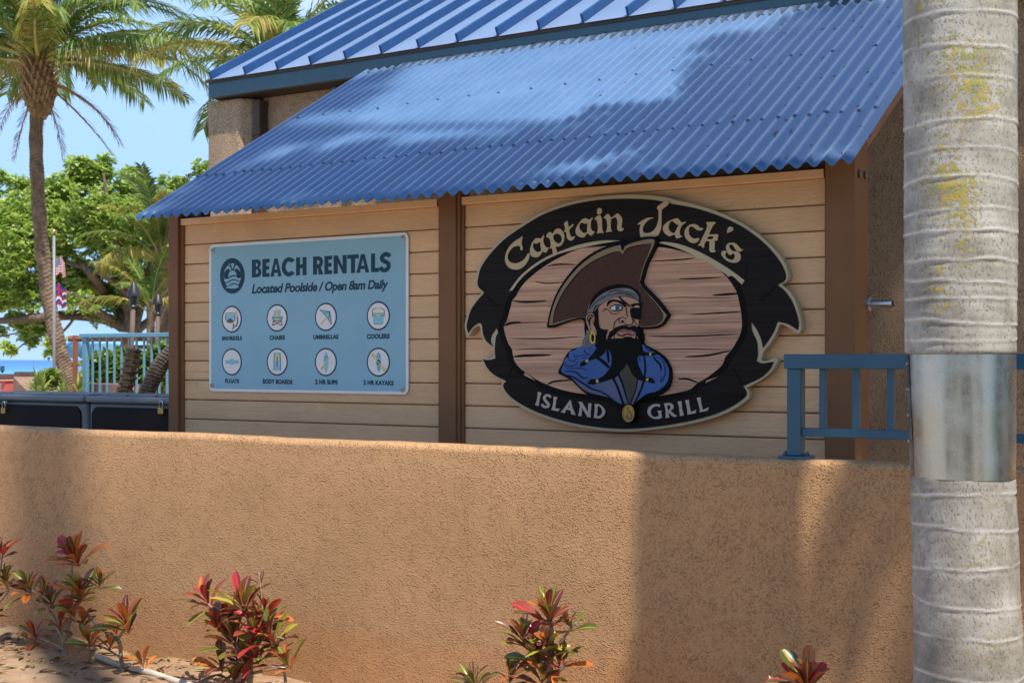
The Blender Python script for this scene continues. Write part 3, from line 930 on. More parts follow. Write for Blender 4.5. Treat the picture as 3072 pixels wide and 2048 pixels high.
for txt, xa, xb, ya, yb in (('SNORKELS', 193, 372, 970, 1008), ('CHAIRS', 616, 754, 963, 1004), ('UMBRELLAS', 1005, 1229, 957, 998), ('COOLERS', 1480, 1684, 950, 994),
                            ('FLOATS', 222, 347, 1349, 1388), ('BODY BOARDS', 556, 820, 1352, 1395), ('2 HR SUPS', 1021, 1222, 1356, 1399), ('2 HR KAYAKS', 1450, 1719, 1362, 1406)):
    mb = MB(); sl_ = (-4 if ya < 1100 else 5)*(xb-xa)/200/2
    put_text(mb, txt, A, ((xa, ya-sl_), (xb, ya+sl_), (xb, yb+sl_), (xa, yb-sl_)), L1, off=0.058, spacing=1.06)
    mb.build('caption', M['sign_navy'], bs_)
# round emblem: palm head, hills and waves
mb = MB()
A.put(mb, [ell(287, 436, 110, 158, 40)], L1, m=0)
ins = [(287+76*math.cos(a), 436+113*math.sin(a)) for a in [2*math.pi*i/40 for i in range(40)]]
A.put(mb, [ins], L2, m=1)
def em(pts, m, V): A.put(mb, [pts], V, m=m)
em(smooth([(212,440),(218,400),(245,375),(262,380),(250,420),(244,458),(225,462)]), 0, L3)
em(smooth([(362,436),(356,398),(328,372),(312,378),(325,415),(330,450),(350,456)]), 0, L3)
em(ribbon([(225,372),(240,345),(268,350),(290,385)], 9), 0, L3); em(ribbon([(350,368),(335,340),(308,346),(290,385)], 9), 0, L3)
em(ribbon([(288,310),(272,335),(276,360),(290,385),(304,358),(306,332),(288,310)], 8, taper=0), 0, L3)
em(ribbon([(212,462),(250,455),(290,435),(330,440),(364,452)], 10), 0, L3)
em(ribbon([(212,500),(250,492),(290,470),(330,478),(362,490)], 10), 0, L3)
em(ribbon([(224,535),(260,525),(295,505),(330,512),(352,522)], 10), 0, L3)
em(smooth([(244,455),(250,415),(270,390),(290,385),(312,392),(328,420),(330,440),(290,436)]), 1, L3); em(ribbon([(244,455),(250,415),(270,390),(290,385),(312,392),(328,420),(330,445)], 8, taper=0), 0, L4)
em(smooth([(228,540),(290,520),(346,528),(320,546),(287,549),(255,546)]), 1, L4)
mb.build('emblem', [M['sign_navy'], M['sign_blue']], bs_)
# icons
IM = [M['sign_navy'], M['sign_cream'], M['ink_teal'], M['ink_yellow'], M['ink_brown']]
def icon(cx, cy, shapes, lab):
    mb = MB(); c = A.uz((cx, cy), L1)
    mb.poly([ell(c[0], c[1], 0.0815, 0.0815, 40)], L1, m=0)
    mb.poly([ell(c[0], c[1], 0.0725, 0.0725, 40)], L2, m=1)
    V = L3
    for m, pts in shapes:
        A.put(mb, [pts], V, m=m); V -= 0.00025
    o = mb.build('icon', IM, bs_); o['label'] = lab
rb = ribbon
icon(282, 820, [(2, smooth([(230,785),(268,778),(306,785),(308,815),(296,838),(268,842),(240,838),(228,815)])), (4, smooth([(240,838),(262,812),(272,812),(296,838),(285,850),(266,852),(250,850)])), (4, rb([(230,790),(230,770),(268,768),(308,770),(308,790)],6,taper=.8)),
     (4, rb([(228,788),(227,820),(245,845),(268,852),(292,845),(309,820),(308,788)],6,taper=.8)), (4, rb([(325,780),(332,830),(325,875),(300,890),(286,912)],10,taper=.7)), (3, rb([(313,742),(322,762),(327,800)],11,taper=.6)), (4, rb([(297,862),(297,885)],12,taper=.9))], 'snorkel and mask icon')
icon(684, 809, [(2, smooth([(656,742,1),(672,738),(698,738),(712,742,1),(714,800,1),(655,800,1)])), (3, [(676,738),(693,738),(694,835),(674,835)]), (2, [(655,800),(714,800),(722,832),(648,832)]), (3, [(675,800),(694,800),(695,834),(673,834)]),
     (0, rb([(640,798),(660,806),(710,806),(730,798)],5,taper=.8)), (0, rb([(640,800),(652,828)],7,taper=.8)), (0, rb([(730,800),(718,828)],7,taper=.8)), (0, rb([(648,834),(722,834)],6,taper=.9)), (4, rb([(650,836),(724,876)],6,taper=.9)), (4, rb([(720,836),(646,876)],6,taper=.9)), (4, rb([(650,836),(643,878)],6,taper=.9)), (4, rb([(720,836),(727,876)],6,taper=.9))], 'beach chair icon')
icon(1117, 800, [(3, rb([(1150,770),(1110,820),(1070,864)],10,taper=.9)), (2, [(1065,738),(1155,750),(1165,866),(1122,800)]), (0, rb([(1065,738),(1152,752)],5,taper=.9)), (0, rb([(1152,752),(1166,866)],5,taper=.9)), (0, rb([(1065,738),(1122,800),(1166,866)],4,taper=.9)), (0, rb([(1152,752),(1095,772)],4,taper=.9)), (0, rb([(1152,752),(1140,828)],4,taper=.9))], 'beach umbrella icon')
icon(1583, 790, [(2, smooth([(1535,790,1),(1630,790,1),(1626,855),(1618,863),(1545,863),(1537,855)])), (2, [(1531,768),(1634,768),(1634,788),(1531,788)]), (4, rb([(1531,795),(1531,745),(1545,727),(1583,723),(1622,727),(1635,745),(1635,795)],6,taper=.8)), (3, rb([(1562,722),(1602,722)],11,taper=.8)), (0, rb([(1531,768),(1634,768)],4,taper=.9)), (0, rb([(1531,789),(1634,789)],4,taper=.9)), (0, rb([(1545,863),(1620,863)],4,taper=.9)), (3, [(1562,774),(1600,774),(1600,794),(1562,794)])], 'cooler icon')
icon(282, 1199, [(2, smooth([(222,1198),(228,1183),(250,1184),(270,1174),(284,1172),(298,1174),(318,1184),(338,1183),(345,1198),(338,1213),(318,1212),(298,1223),(284,1226),(270,1223),(250,1212),(228,1213)])), (3, rb([(232,1193),(262,1194)],7,taper=.7)), (3, rb([(304,1194),(336,1193)],7,taper=.7)), (0, rb([(232,1203),(262,1203)],3,taper=.7)), (0, rb([(304,1203),(336,1203)],3,taper=.7))], 'pool float icon')
icon(685, 1199, [(2, smooth([(660,1122),(685,1115),(710,1122),(714,1200),(712,1278,1),(698,1270),(685,1280),(670,1270),(656,1278,1),(656,1200)])), (3, smooth([(666,1190),(668,1135),(685,1127),(702,1135),(704,1190),(694,1180),(685,1140),(676,1180)])), (0, rb([(685,1152),(685,1190),(680,1200),(690,1210),(680,1222),(688,1245)],6,taper=.8)), (0, rb([(660,1120),(655,1200),(656,1278)],4,taper=.9)), (0, rb([(710,1120),(715,1200),(713,1278)],4,taper=.9))], 'body board icon')
icon(1117, 1200, [(2, smooth([(1118,1108),(1136,1150),(1138,1230),(1122,1292),(1112,1292),(1098,1230),(1100,1150)])), (0, rb([(1103,1145),(1134,1168)],3,taper=.9)), (0, rb([(1134,1145),(1103,1168)],3,taper=.9)), (0, rb([(1101,1182),(1138,1182)],3,taper=.9)), (3, rb([(1156,1152),(1115,1205),(1085,1245)],6,taper=.9)), (3, smooth([(1088,1236),(1094,1252),(1078,1268),(1070,1262),(1074,1246)]))], 'stand-up paddle board icon')
icon(1583, 1201, [(2, smooth([(1583,1112),(1604,1150),(1608,1210),(1602,1265),(1588,1293),(1574,1265),(1564,1210),(1566,1150)])), (0, rb([(1583,1122),(1598,1140),(1583,1160),(1570,1140),(1583,1122)],4,taper=.9)), (4, smooth([(1583,1176),(1600,1190),(1598,1220),(1583,1228),(1570,1220),(1567,1190)])), (3, rb([(1545,1160),(1583,1205),(1625,1250)],7,taper=.9)), (3, smooth([(1522,1132),(1545,1130),(1556,1150),(1548,1165),(1528,1158)])), (3, smooth([(1614,1248),(1630,1238),(1648,1262),(1644,1280),(1622,1274)])), (0, rb([(1574,1248),(1598,1248)],5,taper=.9)), (0, rb([(1576,1262),(1596,1262)],5,taper=.9))], 'kayak icon')
for (x, y) in ((115, 211), (1803, 97), (107, 1406), (1800, 1443)):
    c = A.uz((x, y), SV)
    mb = MB(); mb.tube([(c[0], SV-0.0005, c[1]), (c[0], SV-0.0045, c[1]), (c[0], SV-0.006, c[1])], [0.0155, 0.0145, 0.006], 14)
    sc_ = mb.build('screw', M['bolt'], bs_, smooth=True, autosmooth=50)
    mb = MB(); mb.tube([(c[0], SV-0.0061, c[1]), (c[0], SV-0.0064, c[1])], 0.005, 6); mb.build('socket', M['bolt_hole'], sc_)

# ------------------------------------------------------------------ carved restaurant sign
def carved(name, col, groove=0.5, zs=34.0, var=0.35, hi=None):
    """sandblasted board: long level ridges with darker seams"""
    m, nt, nd, ln, bs = new_mat(name)
    co = coords(nd, ln, (1.3, 1, zs))
    n1 = N(nd, 'ShaderNodeTexNoise', Scale=1.0, Detail=6.0, Roughness=0.75, Distortion=0.15); ln.new(co, n1.inputs['Vector'])
    c2 = coords(nd, ln, (0.7, 1, zs*3.6))
    n2 = N(nd, 'ShaderNodeTexNoise', Scale=1.0, Detail=3.0, Roughness=0.6); ln.new(c2, n2.inputs['Vector'])
    dk = [c*(1-var*1.7) for c in col]; hi = hi or [min(1, c*(1+var)) for c in col]
    rp = ramp(nd, [(0.28, dk), (0.42, [c*.8 for c in col]), (0.55, col), (0.72, hi)]); ln.new(n1.outputs[0], rp.inputs[0])
    fine = ramp(nd, [(0.35, 0.55), (0.6, 1.0)]); ln.new(n2.outputs[0], fine.inputs[0])
    cc = mixc(nd, ln, 0.7, rp.outputs[0], fine.outputs[0], 'MULTIPLY')
    ln.new(cc, bs.inputs['Base Color']); bs.inputs['Roughness'].default_value = 0.5
    bs.inputs['Specular IOR Level'].default_value = 0.15
    h = math_n(nd, ln, 'ADD', n1.outputs[0], math_n(nd, ln, 'MULTIPLY', n2.outputs[0], 0.5))
    b = N(nd, 'ShaderNodeBump', Strength=groove, Distance=0.006); ln.new(h, b.inputs['Height']); ln.new(b.outputs[0], bs.inputs['Normal'])
    return m
M['c_tan'] = plain('sign edge tan paint', (0.46, 0.375, 0.235), rough=0.5, var=0.06)
M['c_dark'] = carved('sign dark carved wood', (0.016, 0.011, 0.009), zs=26, var=0.5)
M['c_black'] = plain('sign black paint', (0.004, 0.0035, 0.0035), rough=0.6, spec=0.12, var=0.1)
M['c_wood'] = carved('sign carved cedar', (0.60, 0.34, 0.215), zs=30, var=0.30, hi=(0.70, 0.46, 0.29))
M['c_letter'] = plain('sign letter tan', (0.47, 0.36, 0.205), rough=0.45, var=0.05)
M['c_letter2'] = plain('sign letter grey tan', (0.47, 0.38, 0.31), rough=0.45, var=0.05)
M['c_trim'] = plain('hat trim', (0.24, 0.175, 0.10), rough=0.5, var=0.15)
def leather():
    m, nt, nd, ln, bs = new_mat('hat leather')
    co = coords(nd, ln)
    vo = N(nd, 'ShaderNodeTexVoronoi', Scale=160.0); ln.new(co, vo.inputs['Vector'])
    rp = ramp(nd, [(0.0, (0.105, 0.050, 0.034)), (0.6, (0.062, 0.030, 0.022))]); ln.new(vo.outputs['Distance'], rp.inputs[0])
    ln.new(rp.outputs[0], bs.inputs['Base Color']); bs.inputs['Roughness'].default_value = 0.7; bs.inputs['Specular IOR Level'].default_value = 0.1
    b = N(nd, 'ShaderNodeBump', Strength=0.4, Distance=0.002); ln.new(vo.outputs['Distance'], b.inputs['Height']); ln.new(b.outputs[0], bs.inputs['Normal'])
    return m
M['c_hat'] = leather()
M['c_grey'] = plain('bandana grey', (0.17, 0.165, 0.16), rough=0.5)
M['c_skin'] = plain('painted skin', (0.42, 0.235, 0.145), rough=0.5, var=0.12, vscale=9)
M['c_lip'] = plain('painted lips', (0.42, 0.17, 0.14), rough=0.4)
M['c_blue'] = plain('coat blue', (0.048, 0.105, 0.27), rough=0.45, var=0.2, vscale=3)
M['c_blue2'] = plain('coat grey blue', (0.105, 0.115, 0.19), rough=0.45, var=0.2, vscale=4)
M['c_cravat'] = plain('shirt grey', (0.065, 0.06, 0.045), rough=0.5)
M['c_yellow'] = plain('bead yellow', (0.60, 0.42, 0.045), rough=0.4)
M['c_gold'] = plain('medallion gold', (0.50, 0.27, 0.045), rough=0.4, var=0.2, vscale=20)
M['c_white'] = plain('eye white', (0.60, 0.58, 0.56), rough=0.35)
M['c_iris'] = plain('eye blue', (0.04, 0.14, 0.24), rough=0.3)

for k_ in list(M):
    if k_.startswith('c_'): M[k_].node_tree.nodes['Principled BSDF'].inputs['Specular IOR Level'].default_value = 0.10
Bz = Art(1370, 560, 2450, 1320, 2228, 1568)
Cz = Art(1620, 680, 2060, 1260, 1190, 1568)
Ez = Art(1740, 850, 1960, 1060, 1643, 1568)
Fz = Art(1660, 1020, 2040, 1280, 2292, 1568)
V0 = 5.772                       # front of the backing board; planks at 5.83
c0 = Bz.uz((1080, 1510), V0)
cs = thing('restaurant_sign', (c0[0], V0, c0[1]), 'large carved oval restaurant sign with a bearded pirate, on the right plank panel', 'sign')
T_out = smooth([(1050,50),(1190,54),(1290,66),(1345,80),(1480,112),(1620,157),(1760,222),(1880,305),(1970,392),(2025,465),(2050,535),(2045,580),(2008,606,1),(2050,640),(2094,705),(2122,790),(2132,850),(2126,895),(2108,905),(2050,868),(2003,852),(1985,890),(1950,955),(1898,1020,1),(1885,1072),(1915,1078),(1965,1062),(1985,1072),(1975,1100),(1945,1145),(1885,1195),(1795,1243,1),(1812,1278),(1800,1315),(1712,1378),(1590,1430),(1404,1475),(1200,1504),(1040,1514),(880,1504),(700,1474),(535,1426),(412,1372),(325,1318),(285,1265),(275,1225),(285,1204,1),(225,1170),(178,1122),(156,1070),(170,1054),(200,1060),(228,1050,1),(228,1000),(214,1000),(172,960),(150,915),(142,862),(104,878),(78,918),(60,915),(50,872),(55,825),(76,758),(110,706),(157,656,1),(124,624),(116,592),(120,556),(138,492),(188,415),(278,320),(400,232),(530,156),(695,98),(858,66)])
mb = MB(); Bz.put(mb, [T_out], V0, 5.829)
o = mb.build('backing', M['c_tan'], cs)
D = smooth([(1050,75),(1190,80),(1270,92),(1340,108),(1480,135),(1620,180),(1760,245),(1880,330),(1960,410),(2010,480),(2035,540),(2030,580),(1985,608,1),(2030,645),(2075,710),(2105,790),(2117,850),(2111,887,1),(2050,850),(1985,834,1),(1965,890),(1930,950),(1895,996,1),(1885,950),(1860,890),(1822,835,1),(1826,880),(1838,917,1),(1858,961),(1863,1037),(1854,1078,1),(1892,1092),(1964,1081,1),(1936,1132),(1879,1182),(1772,1233,1),(1795,1275),(1780,1305),(1700,1360),(1580,1412),(1400,1457),(1200,1487),(1040,1497),(880,1487),(700,1457),(540,1410),(420,1357),(340,1305),(298,1258),(288,1225),(306,1202,1),(239,1168),(193,1126),(162,1068,1),(198,1072),(239,1062,1),(236,999),(243,928),(256,905,1),(248,872,1),(217,918),(210,957),(225,988,1),(184,957),(163,911),(154,852),(135,845),(101,866),(71,905,1),(62,870),(67,829),(87,764),(120,714),(170,656,1),(136,621),(129,594),(133,562),(150,500),(200,425),(290,330),(410,245),(540,170),(700,115),(860,85)])
mb = MB(); Bz.put(mb, [D], V0-0.004, V0+0.002); mb.build('dark_ribbon', M['c_dark'], cs)
W = smooth([(870,372),(760,385),(640,437),(540,495),(450,565),(400,620),(365,680),(345,705),(330,760),(308,835),(292,862),(300,910),(320,970),(342,1005),(350,1050),(362,1085),(400,1130),(440,1155),(500,1195),(560,1225),(640,1252),(740,1275),(1000,1300),(1200,1300),(1330,1280),(1440,1255),(1490,1215),(1560,1172),(1640,1105),(1665,1050),(1700,1010),(1730,960),(1755,910),(1765,850),(1760,780),(1745,700),(1735,660),(1715,620),(1680,570),(1640,530),(1560,470),(1450,420),(1350,390),(1240,372),(1060,360)])
mb = MB(); Bz.put(mb, [grow(W, 34)], V0-0.006, V0-0.002); mb.build('oval_rim', M['c_black'], cs)
mb = MB(); Bz.put(mb, [W], V0-0.0075, V0-0.003); mb.build('wood_oval', M['c_wood'], cs)
mb = MB()
for pts, w in (([(345,705),(400,712),(470,712),(560,705)],13),([(290,862),(330,845),(400,838)],15),([(350,1052),(420,1045),(590,1040)],16),([(560,1225),(600,1205),(720,1195)],12),([(1760,660),(1680,665),(1580,672)],14),([(1765,772),(1640,780),(1440,792)],9),([(1700,1012),(1560,1042),(1410,1052)],12),([(1480,440),(1400,450),(1200,462)],8),([(1640,560),(1500,568),(1370,570)],9),([(1500,1215),(1430,1190),(1370,1190)],12),([(560,490),(640,480),(740,482)],9),([(480,585),(560,598),(670,590)],7),([(330,938),(560,940),(780,925)],7),([(1180,925),(1400,925),(1760,912)],9),([(360,1008),(500,1003),(760,1005)],5),([(1200,1008),(1450,1003),(1640,1008)],5),([(320,850),(420,842),(560,838)],4),([(1290,690),(1400,684),(1700,690)],4)):
    Bz.put(mb, [ribbon(pts, w, taper=0.1)], V0-0.0085)
tag(mb.build('wood_cracks', M['c_black'], cs), kind='stuff')
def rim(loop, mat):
    mb = MB(); Bz.put(mb, [loop], V0-0.0072); mb.build('rim_strip', mat, cs)  # crescent strips in the sign's own tan and wood colours
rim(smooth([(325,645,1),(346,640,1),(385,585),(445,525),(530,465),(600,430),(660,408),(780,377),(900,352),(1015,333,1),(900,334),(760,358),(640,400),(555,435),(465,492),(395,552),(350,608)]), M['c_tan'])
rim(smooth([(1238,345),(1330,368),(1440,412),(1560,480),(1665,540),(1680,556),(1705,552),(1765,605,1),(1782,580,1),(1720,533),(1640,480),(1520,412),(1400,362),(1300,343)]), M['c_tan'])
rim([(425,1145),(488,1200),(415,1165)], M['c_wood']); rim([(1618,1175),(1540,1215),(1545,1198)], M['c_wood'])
# ribbon fold lines
mb = MB()
for pts in ([(170,660),(210,700),(270,745)], [(1985,610),(1930,660),(1870,715)], [(306,1200),(330,1150),(345,1105)], [(1772,1233),(1740,1170),(1705,1105)], [(290,330),(300,380),(330,440)], [(1800,480),(1790,540),(1770,590)]):
    mb = MB(); Bz.put(mb, [ribbon(pts, 11)], V0-0.0048); mb.build('fold_line', M['c_black'], cs)
# lettering: every letter a raised piece
K1 = Art(1500, 620, 1720, 820, 1725, 1568); K2 = Art(1680, 610, 1880, 730, 2352, 1411); K3 = Art(1900, 590, 2110, 730, 2352, 1568); K4 = Art(2060, 650, 2240, 800, 1882, 1568)
I1 = Art(1590, 1160, 1830, 1270, 2352, 1078); I2 = Art(1860, 1180, 2140, 1290, 2352, 924)
def letter(art, loops, mat, n=4):
    mb = MB(); art.put(mb, [smooth(l, n) for l in loops], V0-0.0095, V0-0.003); mb.build('letter', mat, cs)
ML = M['c_letter']
letter(K1, [[(510,695),(525,720),(515,780),(505,860),(530,960),(525,1010),(500,1030),(480,1010),(470,940),(440,925),(360,930),(270,985),(210,1070),(180,1150),(185,1230),(230,1295),(310,1325),(400,1325),(500,1285),(590,1210),(640,1120),(665,1095),(695,1105),(690,1170),(650,1280),(570,1390),(470,1460),(370,1480),(260,1460),(170,1390),(120,1280),(120,1170),(150,1060),(210,950),(300,850),(400,775),(470,740)]], ML)
letter(K1, [[(850,740),(960,745),(990,710),(1025,665),(1035,690),(1015,770),(1025,850),(1060,930),(1110,960),(1150,965,1),(1110,1030),(1070,1080),(1000,1055),(960,1120),(900,1175),(820,1190),(740,1160),(705,1080),(710,980),(740,880),(790,800)], [(790,860),(860,865),(955,825,1),(950,920),(970,1010),(950,1050),(890,1065),(820,1030),(780,960),(775,900)]], ML)
letter(K1, [[(1085,715,1),(1110,640),(1170,595),(1220,620),(1235,645,1),(1270,580),(1320,525),(1390,515),(1460,560),(1505,650),(1510,750),(1480,850),(1420,920),(1350,940),(1310,930,1),(1320,1000),(1345,1070),(1380,1115,1),(1320,1135),(1250,1170,1),(1240,1090),(1230,1010),(1210,960,1),(1190,985),(1170,975),(1195,900),(1185,820),(1160,750),(1120,725)], [(1250,690),(1290,645),(1360,635),(1420,670),(1455,740),(1445,810),(1400,860),(1330,850),(1280,800),(1255,750)]], ML)
letter(K2, [[(255,605,1),(275,690),(300,830,1),(370,800),(440,730),(470,745),(455,800),(390,860),(320,910,1),(335,1020),(365,1130),(420,1180),(530,1160,1),(490,1240),(430,1300),(380,1320),(300,1290),(245,1220),(230,1110),(210,990,1),(175,1015),(145,1000),(175,920),(170,820),(140,730),(180,665)]], ML)
letter(K2, [[(880,525),(960,545),(1020,570),(1080,550),(1140,495),(1150,530),(1100,610),(1080,720),(1085,850),(1120,950),(1170,985),(1225,985,1),(1190,1050),(1120,1125),(1060,1130),(990,1065),(960,1060),(900,1120),(850,1190),(740,1200),(630,1150),(560,1070),(545,950),(590,820),(680,680),(780,570)], [(740,690),(820,700),(900,720),(980,690,1),(965,800),(955,930),(950,1010),(880,1040),(800,1030),(720,940),(680,840),(690,750)]], ML)
letter(K2, [[(1210,580,1),(1260,490),(1340,430),(1410,430),(1460,490),(1475,600),(1475,780),(1490,920),(1535,1040,1),(1400,1045),(1295,1065,1),(1325,960),(1335,820),(1310,670),(1280,590)]], ML)
letter(K2, [[(1390,160),(1470,210),(1465,310),(1420,380),(1350,395),(1305,330),(1310,230)]], ML)
letter(K2, [[(1525,520,1),(1600,430),(1690,370),(1750,420),(1795,510,1),(1870,470),(1960,400),(2025,350),(2100,410),(2170,490),(2195,580),(2180,720),(2170,860),(2200,880),(2240,870),(2230,930),(2160,980),(2080,975),(2025,920),(2010,830),(2030,700),(2010,570),(1950,490),(1880,510),(1810,550),(1785,640),(1785,800),(1800,920),(1835,995,1),(1740,1000),(1620,1025,1),(1650,930),(1665,790),(1655,650),(1620,560),(1580,520)]], ML)
letter(K3, [[(120,940,1),(200,870),(330,780),(480,715),(600,700),(690,710,1),(600,740),(500,790),(420,860),(350,960),(315,1060),(320,1150),(370,1215),(450,1225),(560,1205),(670,1140),(750,1040),(810,900),(840,740),(845,600),(840,460),(790,390),(830,310),(930,240),(1040,170),(1120,145),(1180,170),(1185,220),(1130,300),(1030,370),(965,430),(945,540),(945,760),(940,960),(910,1130),(850,1260),(770,1330),(600,1345),(420,1345),(260,1360),(225,1270),(210,1130),(225,1000),(255,925,1),(190,930)]], ML)
letter(K3, [[(1400,740),(1490,730),(1560,800),(1620,860),(1700,855),(1755,840),(1760,870),(1650,950),(1580,1060),(1555,1180),(1570,1280),(1640,1330,1),(1560,1380),(1450,1400),(1410,1340),(1400,1280,1),(1310,1290),(1220,1330),(1130,1290),(1040,1210),(990,1100),(1010,990),(1090,890),(1230,800)], [(1260,830),(1330,830),(1400,890),(1470,940),(1540,950,1),(1480,1030),(1430,1130),(1400,1210,1),(1330,1220),(1250,1180),(1190,1090),(1185,980),(1210,890)]], ML)
letter(K3, [[(2340,1060),(2320,1110),(2230,1135),(2140,1120),(2050,1050),(1980,1010),(1910,1005),(1865,1070),(1860,1180),(1890,1290),(1970,1380),(2060,1410),(2150,1390),(2205,1390,1),(2205,1450),(2150,1520),(2050,1560),(1950,1545),(1840,1480),(1760,1390),(1720,1270),(1725,1150),(1780,1040),(1870,960),(1980,920),(2080,925),(2170,970),(2230,1035),(2300,1045)]], ML)
letter(K4, [[(615,180),(700,170),(880,165),(905,195),(890,225),(850,240),(790,350),(740,440),(700,560,1),(820,555),(930,545),(1000,575,1),(975,640),(965,740,1),(900,755),(860,750,1),(880,830),(870,960),(865,1040),(915,1070),(880,1100),(790,1120),(730,1085),(710,1010),(715,880),(710,780,1),(640,755),(580,800),(550,870),(540,980,1),(490,960),(450,915),(345,900,1),(410,840),(450,740),(510,620),(570,500),(620,380),(645,270)], [(640,690),(680,630),(760,610),(835,630),(820,680),(740,710)]], ML)
letter(K4, [[(1265,515,1),(1270,430),(1300,350),(1370,312),(1440,340),(1460,400),(1400,460)]], ML)
letter(K4, [[(1760,1015,1),(1730,1070),(1640,1095),(1560,1060),(1500,980),(1450,900),(1390,870),(1335,900),(1340,970),(1390,1030),(1460,1080),(1580,1090),(1660,1150),(1695,1240),(1680,1340),(1600,1420),(1480,1445),(1340,1420),(1220,1350),(1130,1260),(1085,1170),(1110,1090),(1190,1065),(1245,1090),(1240,1130),(1210,1165),(1210,1230),(1270,1300),(1370,1350),(1460,1340),(1505,1270),(1500,1190),(1450,1155),(1400,1180),(1380,1215,1),(1310,1175),(1262,1080),(1230,980),(1250,890),(1320,830),(1420,815),(1530,835),(1610,910),(1680,990),(1720,1020)]], ML)
ML = M['c_letter2']
def cor(p): return [(x, y, 1) for x, y in p]
letter(I1, [cor([(232,145),(335,178),(290,300),(270,420),(255,562),(145,535),(190,430),(215,300)])], ML, 1)
letter(I1, [ribbon([(598,315),(560,258),(490,250),(428,290),(420,350),(470,430),(540,510),(530,570),(450,590),(375,560),(350,500)], 76, taper=.72)], ML, 1)
letter(I1, [cor([(690,282),(803,305),(765,400),(735,620),(790,640),(880,640),(825,722),(620,672),(660,580),(690,420)])], ML, 1)
letter(I1, [cor([(1175,382),(1195,410),(1240,600),(1335,832),(1215,805),(1190,690),(1060,665),(1020,770),(895,742),(950,690),(1050,560)]), cor([(1150,545),(1175,600),(1115,600)])], ML, 1)
letter(I1, [cor([(1405,435),(1525,445),(1700,740),(1715,480),(1805,485),(1785,700),(1780,895),(1690,885),(1530,620),(1510,860),(1408,845),(1440,740),(1470,560),(1450,480)])], ML, 1)
letter(I1, [[(1895,505,1),(2010,505),(2120,570),(2200,680),(2205,760),(2150,860),(2060,920),(1980,925),(1870,905,1),(1890,800),(1905,640)], [(1990,570),(2060,590),(2115,680),(2115,770),(2070,830),(1970,860),(1980,700)]], ML)
letter(I2, [[(1005,270,1),(1000,345,1),(930,320),(850,340),(785,400),(770,480),(800,550),(860,590),(940,575),(975,560,1),(965,490),(935,435,1),(1045,430,1),(1040,510),(1060,605,1),(980,635),(880,640),(780,600),(710,530),(690,440),(720,350),(800,290),(900,262)]], ML)
letter(I2, [[(1105,250,1),(1220,235),(1310,260),(1345,320),(1330,390),(1270,430,1),(1340,500),(1440,570,1),(1390,585),(1330,575),(1260,520),(1220,470,1),(1225,540),(1245,605,1),(1145,615,1),(1150,480),(1135,360)], [(1190,295),(1240,295),(1270,340),(1255,390),(1210,415)]], ML)
letter(I2, [cor([(1445,205),(1545,190),(1560,380),(1605,548),(1505,570),(1500,450),(1480,300)])], ML, 1)
letter(I2, [cor([(1640,172),(1728,152),(1745,300),(1780,462),(1915,412),(1900,498),(1700,532),(1695,420),(1670,280)])], ML, 1)
letter(I2, [cor([(1930,110),(2025,90),(2040,230),(2080,410),(2235,345),(2210,432),(2010,472),(2005,370),(1970,230)])], ML, 1)
# ---- the figure, a raised cut-out
FV = V0 - 0.026
fig_out = [(58,815),(62,770),(90,650),(140,525),(222,400),(322,288),(445,200),(560,150),(655,118),(690,125),(760,100),(860,82),(925,82),(950,105),(950,150),(912,225),(872,305),(845,400),(832,450),(865,495),(935,565),(995,635),(1035,690),(1052,718),(1030,755),(990,802),(930,825),(860,830),(825,830),(840,900),(838,950),(900,985),(960,1020),(1020,1070),(1060,1150),(1065,1230),(1045,1300),(1000,1345),(930,1380),(860,1395),(800,1420),(770,1450),(768,1530),(740,1568),(712,1572),(680,1560),(662,1530),(655,1500),(600,1450),(520,1400),(430,1375),(370,1350),(320,1310),(260,1250),(180,1205),(150,1190),(152,1160),(180,1110),(195,1070),(220,1030),(250,1000),(300,980),(340,975),(345,930),(365,880),(360,830),(358,770),(330,752),(270,757),(190,785),(110,815)]
mb = MB(); Cz.put(mb, [smooth(fig_out, 4)], FV, V0-0.004)
fig = mb.build('pirate_figure', M['c_black'], cs)
layer = [FV]
def paint(name, mat, items, step=0.0006):
    layer[0] -= step
    mb = MB()
    for i_, (art, loops) in enumerate(items): art.put(mb, loops, layer[0] - 0.00003*i_)
    layer[0] -= 0.00003*len(items)
    return mb.build(name, mat, fig)
sm = smooth
paint('hat_trim', M['c_trim'], [(Cz, [sm([(72,797,1),(78,760),(105,652),(154,535),(234,416),(334,308),(452,222),(562,172),(652,148,1),(668,190,1),(692,158),(762,128),(860,104),(918,102),(930,118),(926,140),(893,215),(852,300),(822,400),(808,455,1),(842,508),(912,578),(972,648),(1012,697),(1030,717,1),(1015,742),(985,785),(930,806),(860,812),(810,803),(800,740),(820,640),(790,540),(700,490),(600,490),(480,540),(400,640),(385,720),(360,738),(270,748),(185,772),(110,796)])])])
paint('hat', M['c_hat'], [(Cz, [sm([(106,782,1),(118,690),(162,582),(235,468),(334,356),(432,286),(560,226),(642,206),(668,242,1),(705,186),(782,160),(906,142,1),(884,210),(845,300),(815,400),(806,476,1),(838,526),(896,594),(952,656),(996,722),(985,768),(930,799),(860,808),(812,800),(800,740),(820,640),(790,540),(700,488),(600,488),(480,536),(395,640),(380,720),(355,732),(260,742),(170,766)])])])
layer[0] -= 0.0006
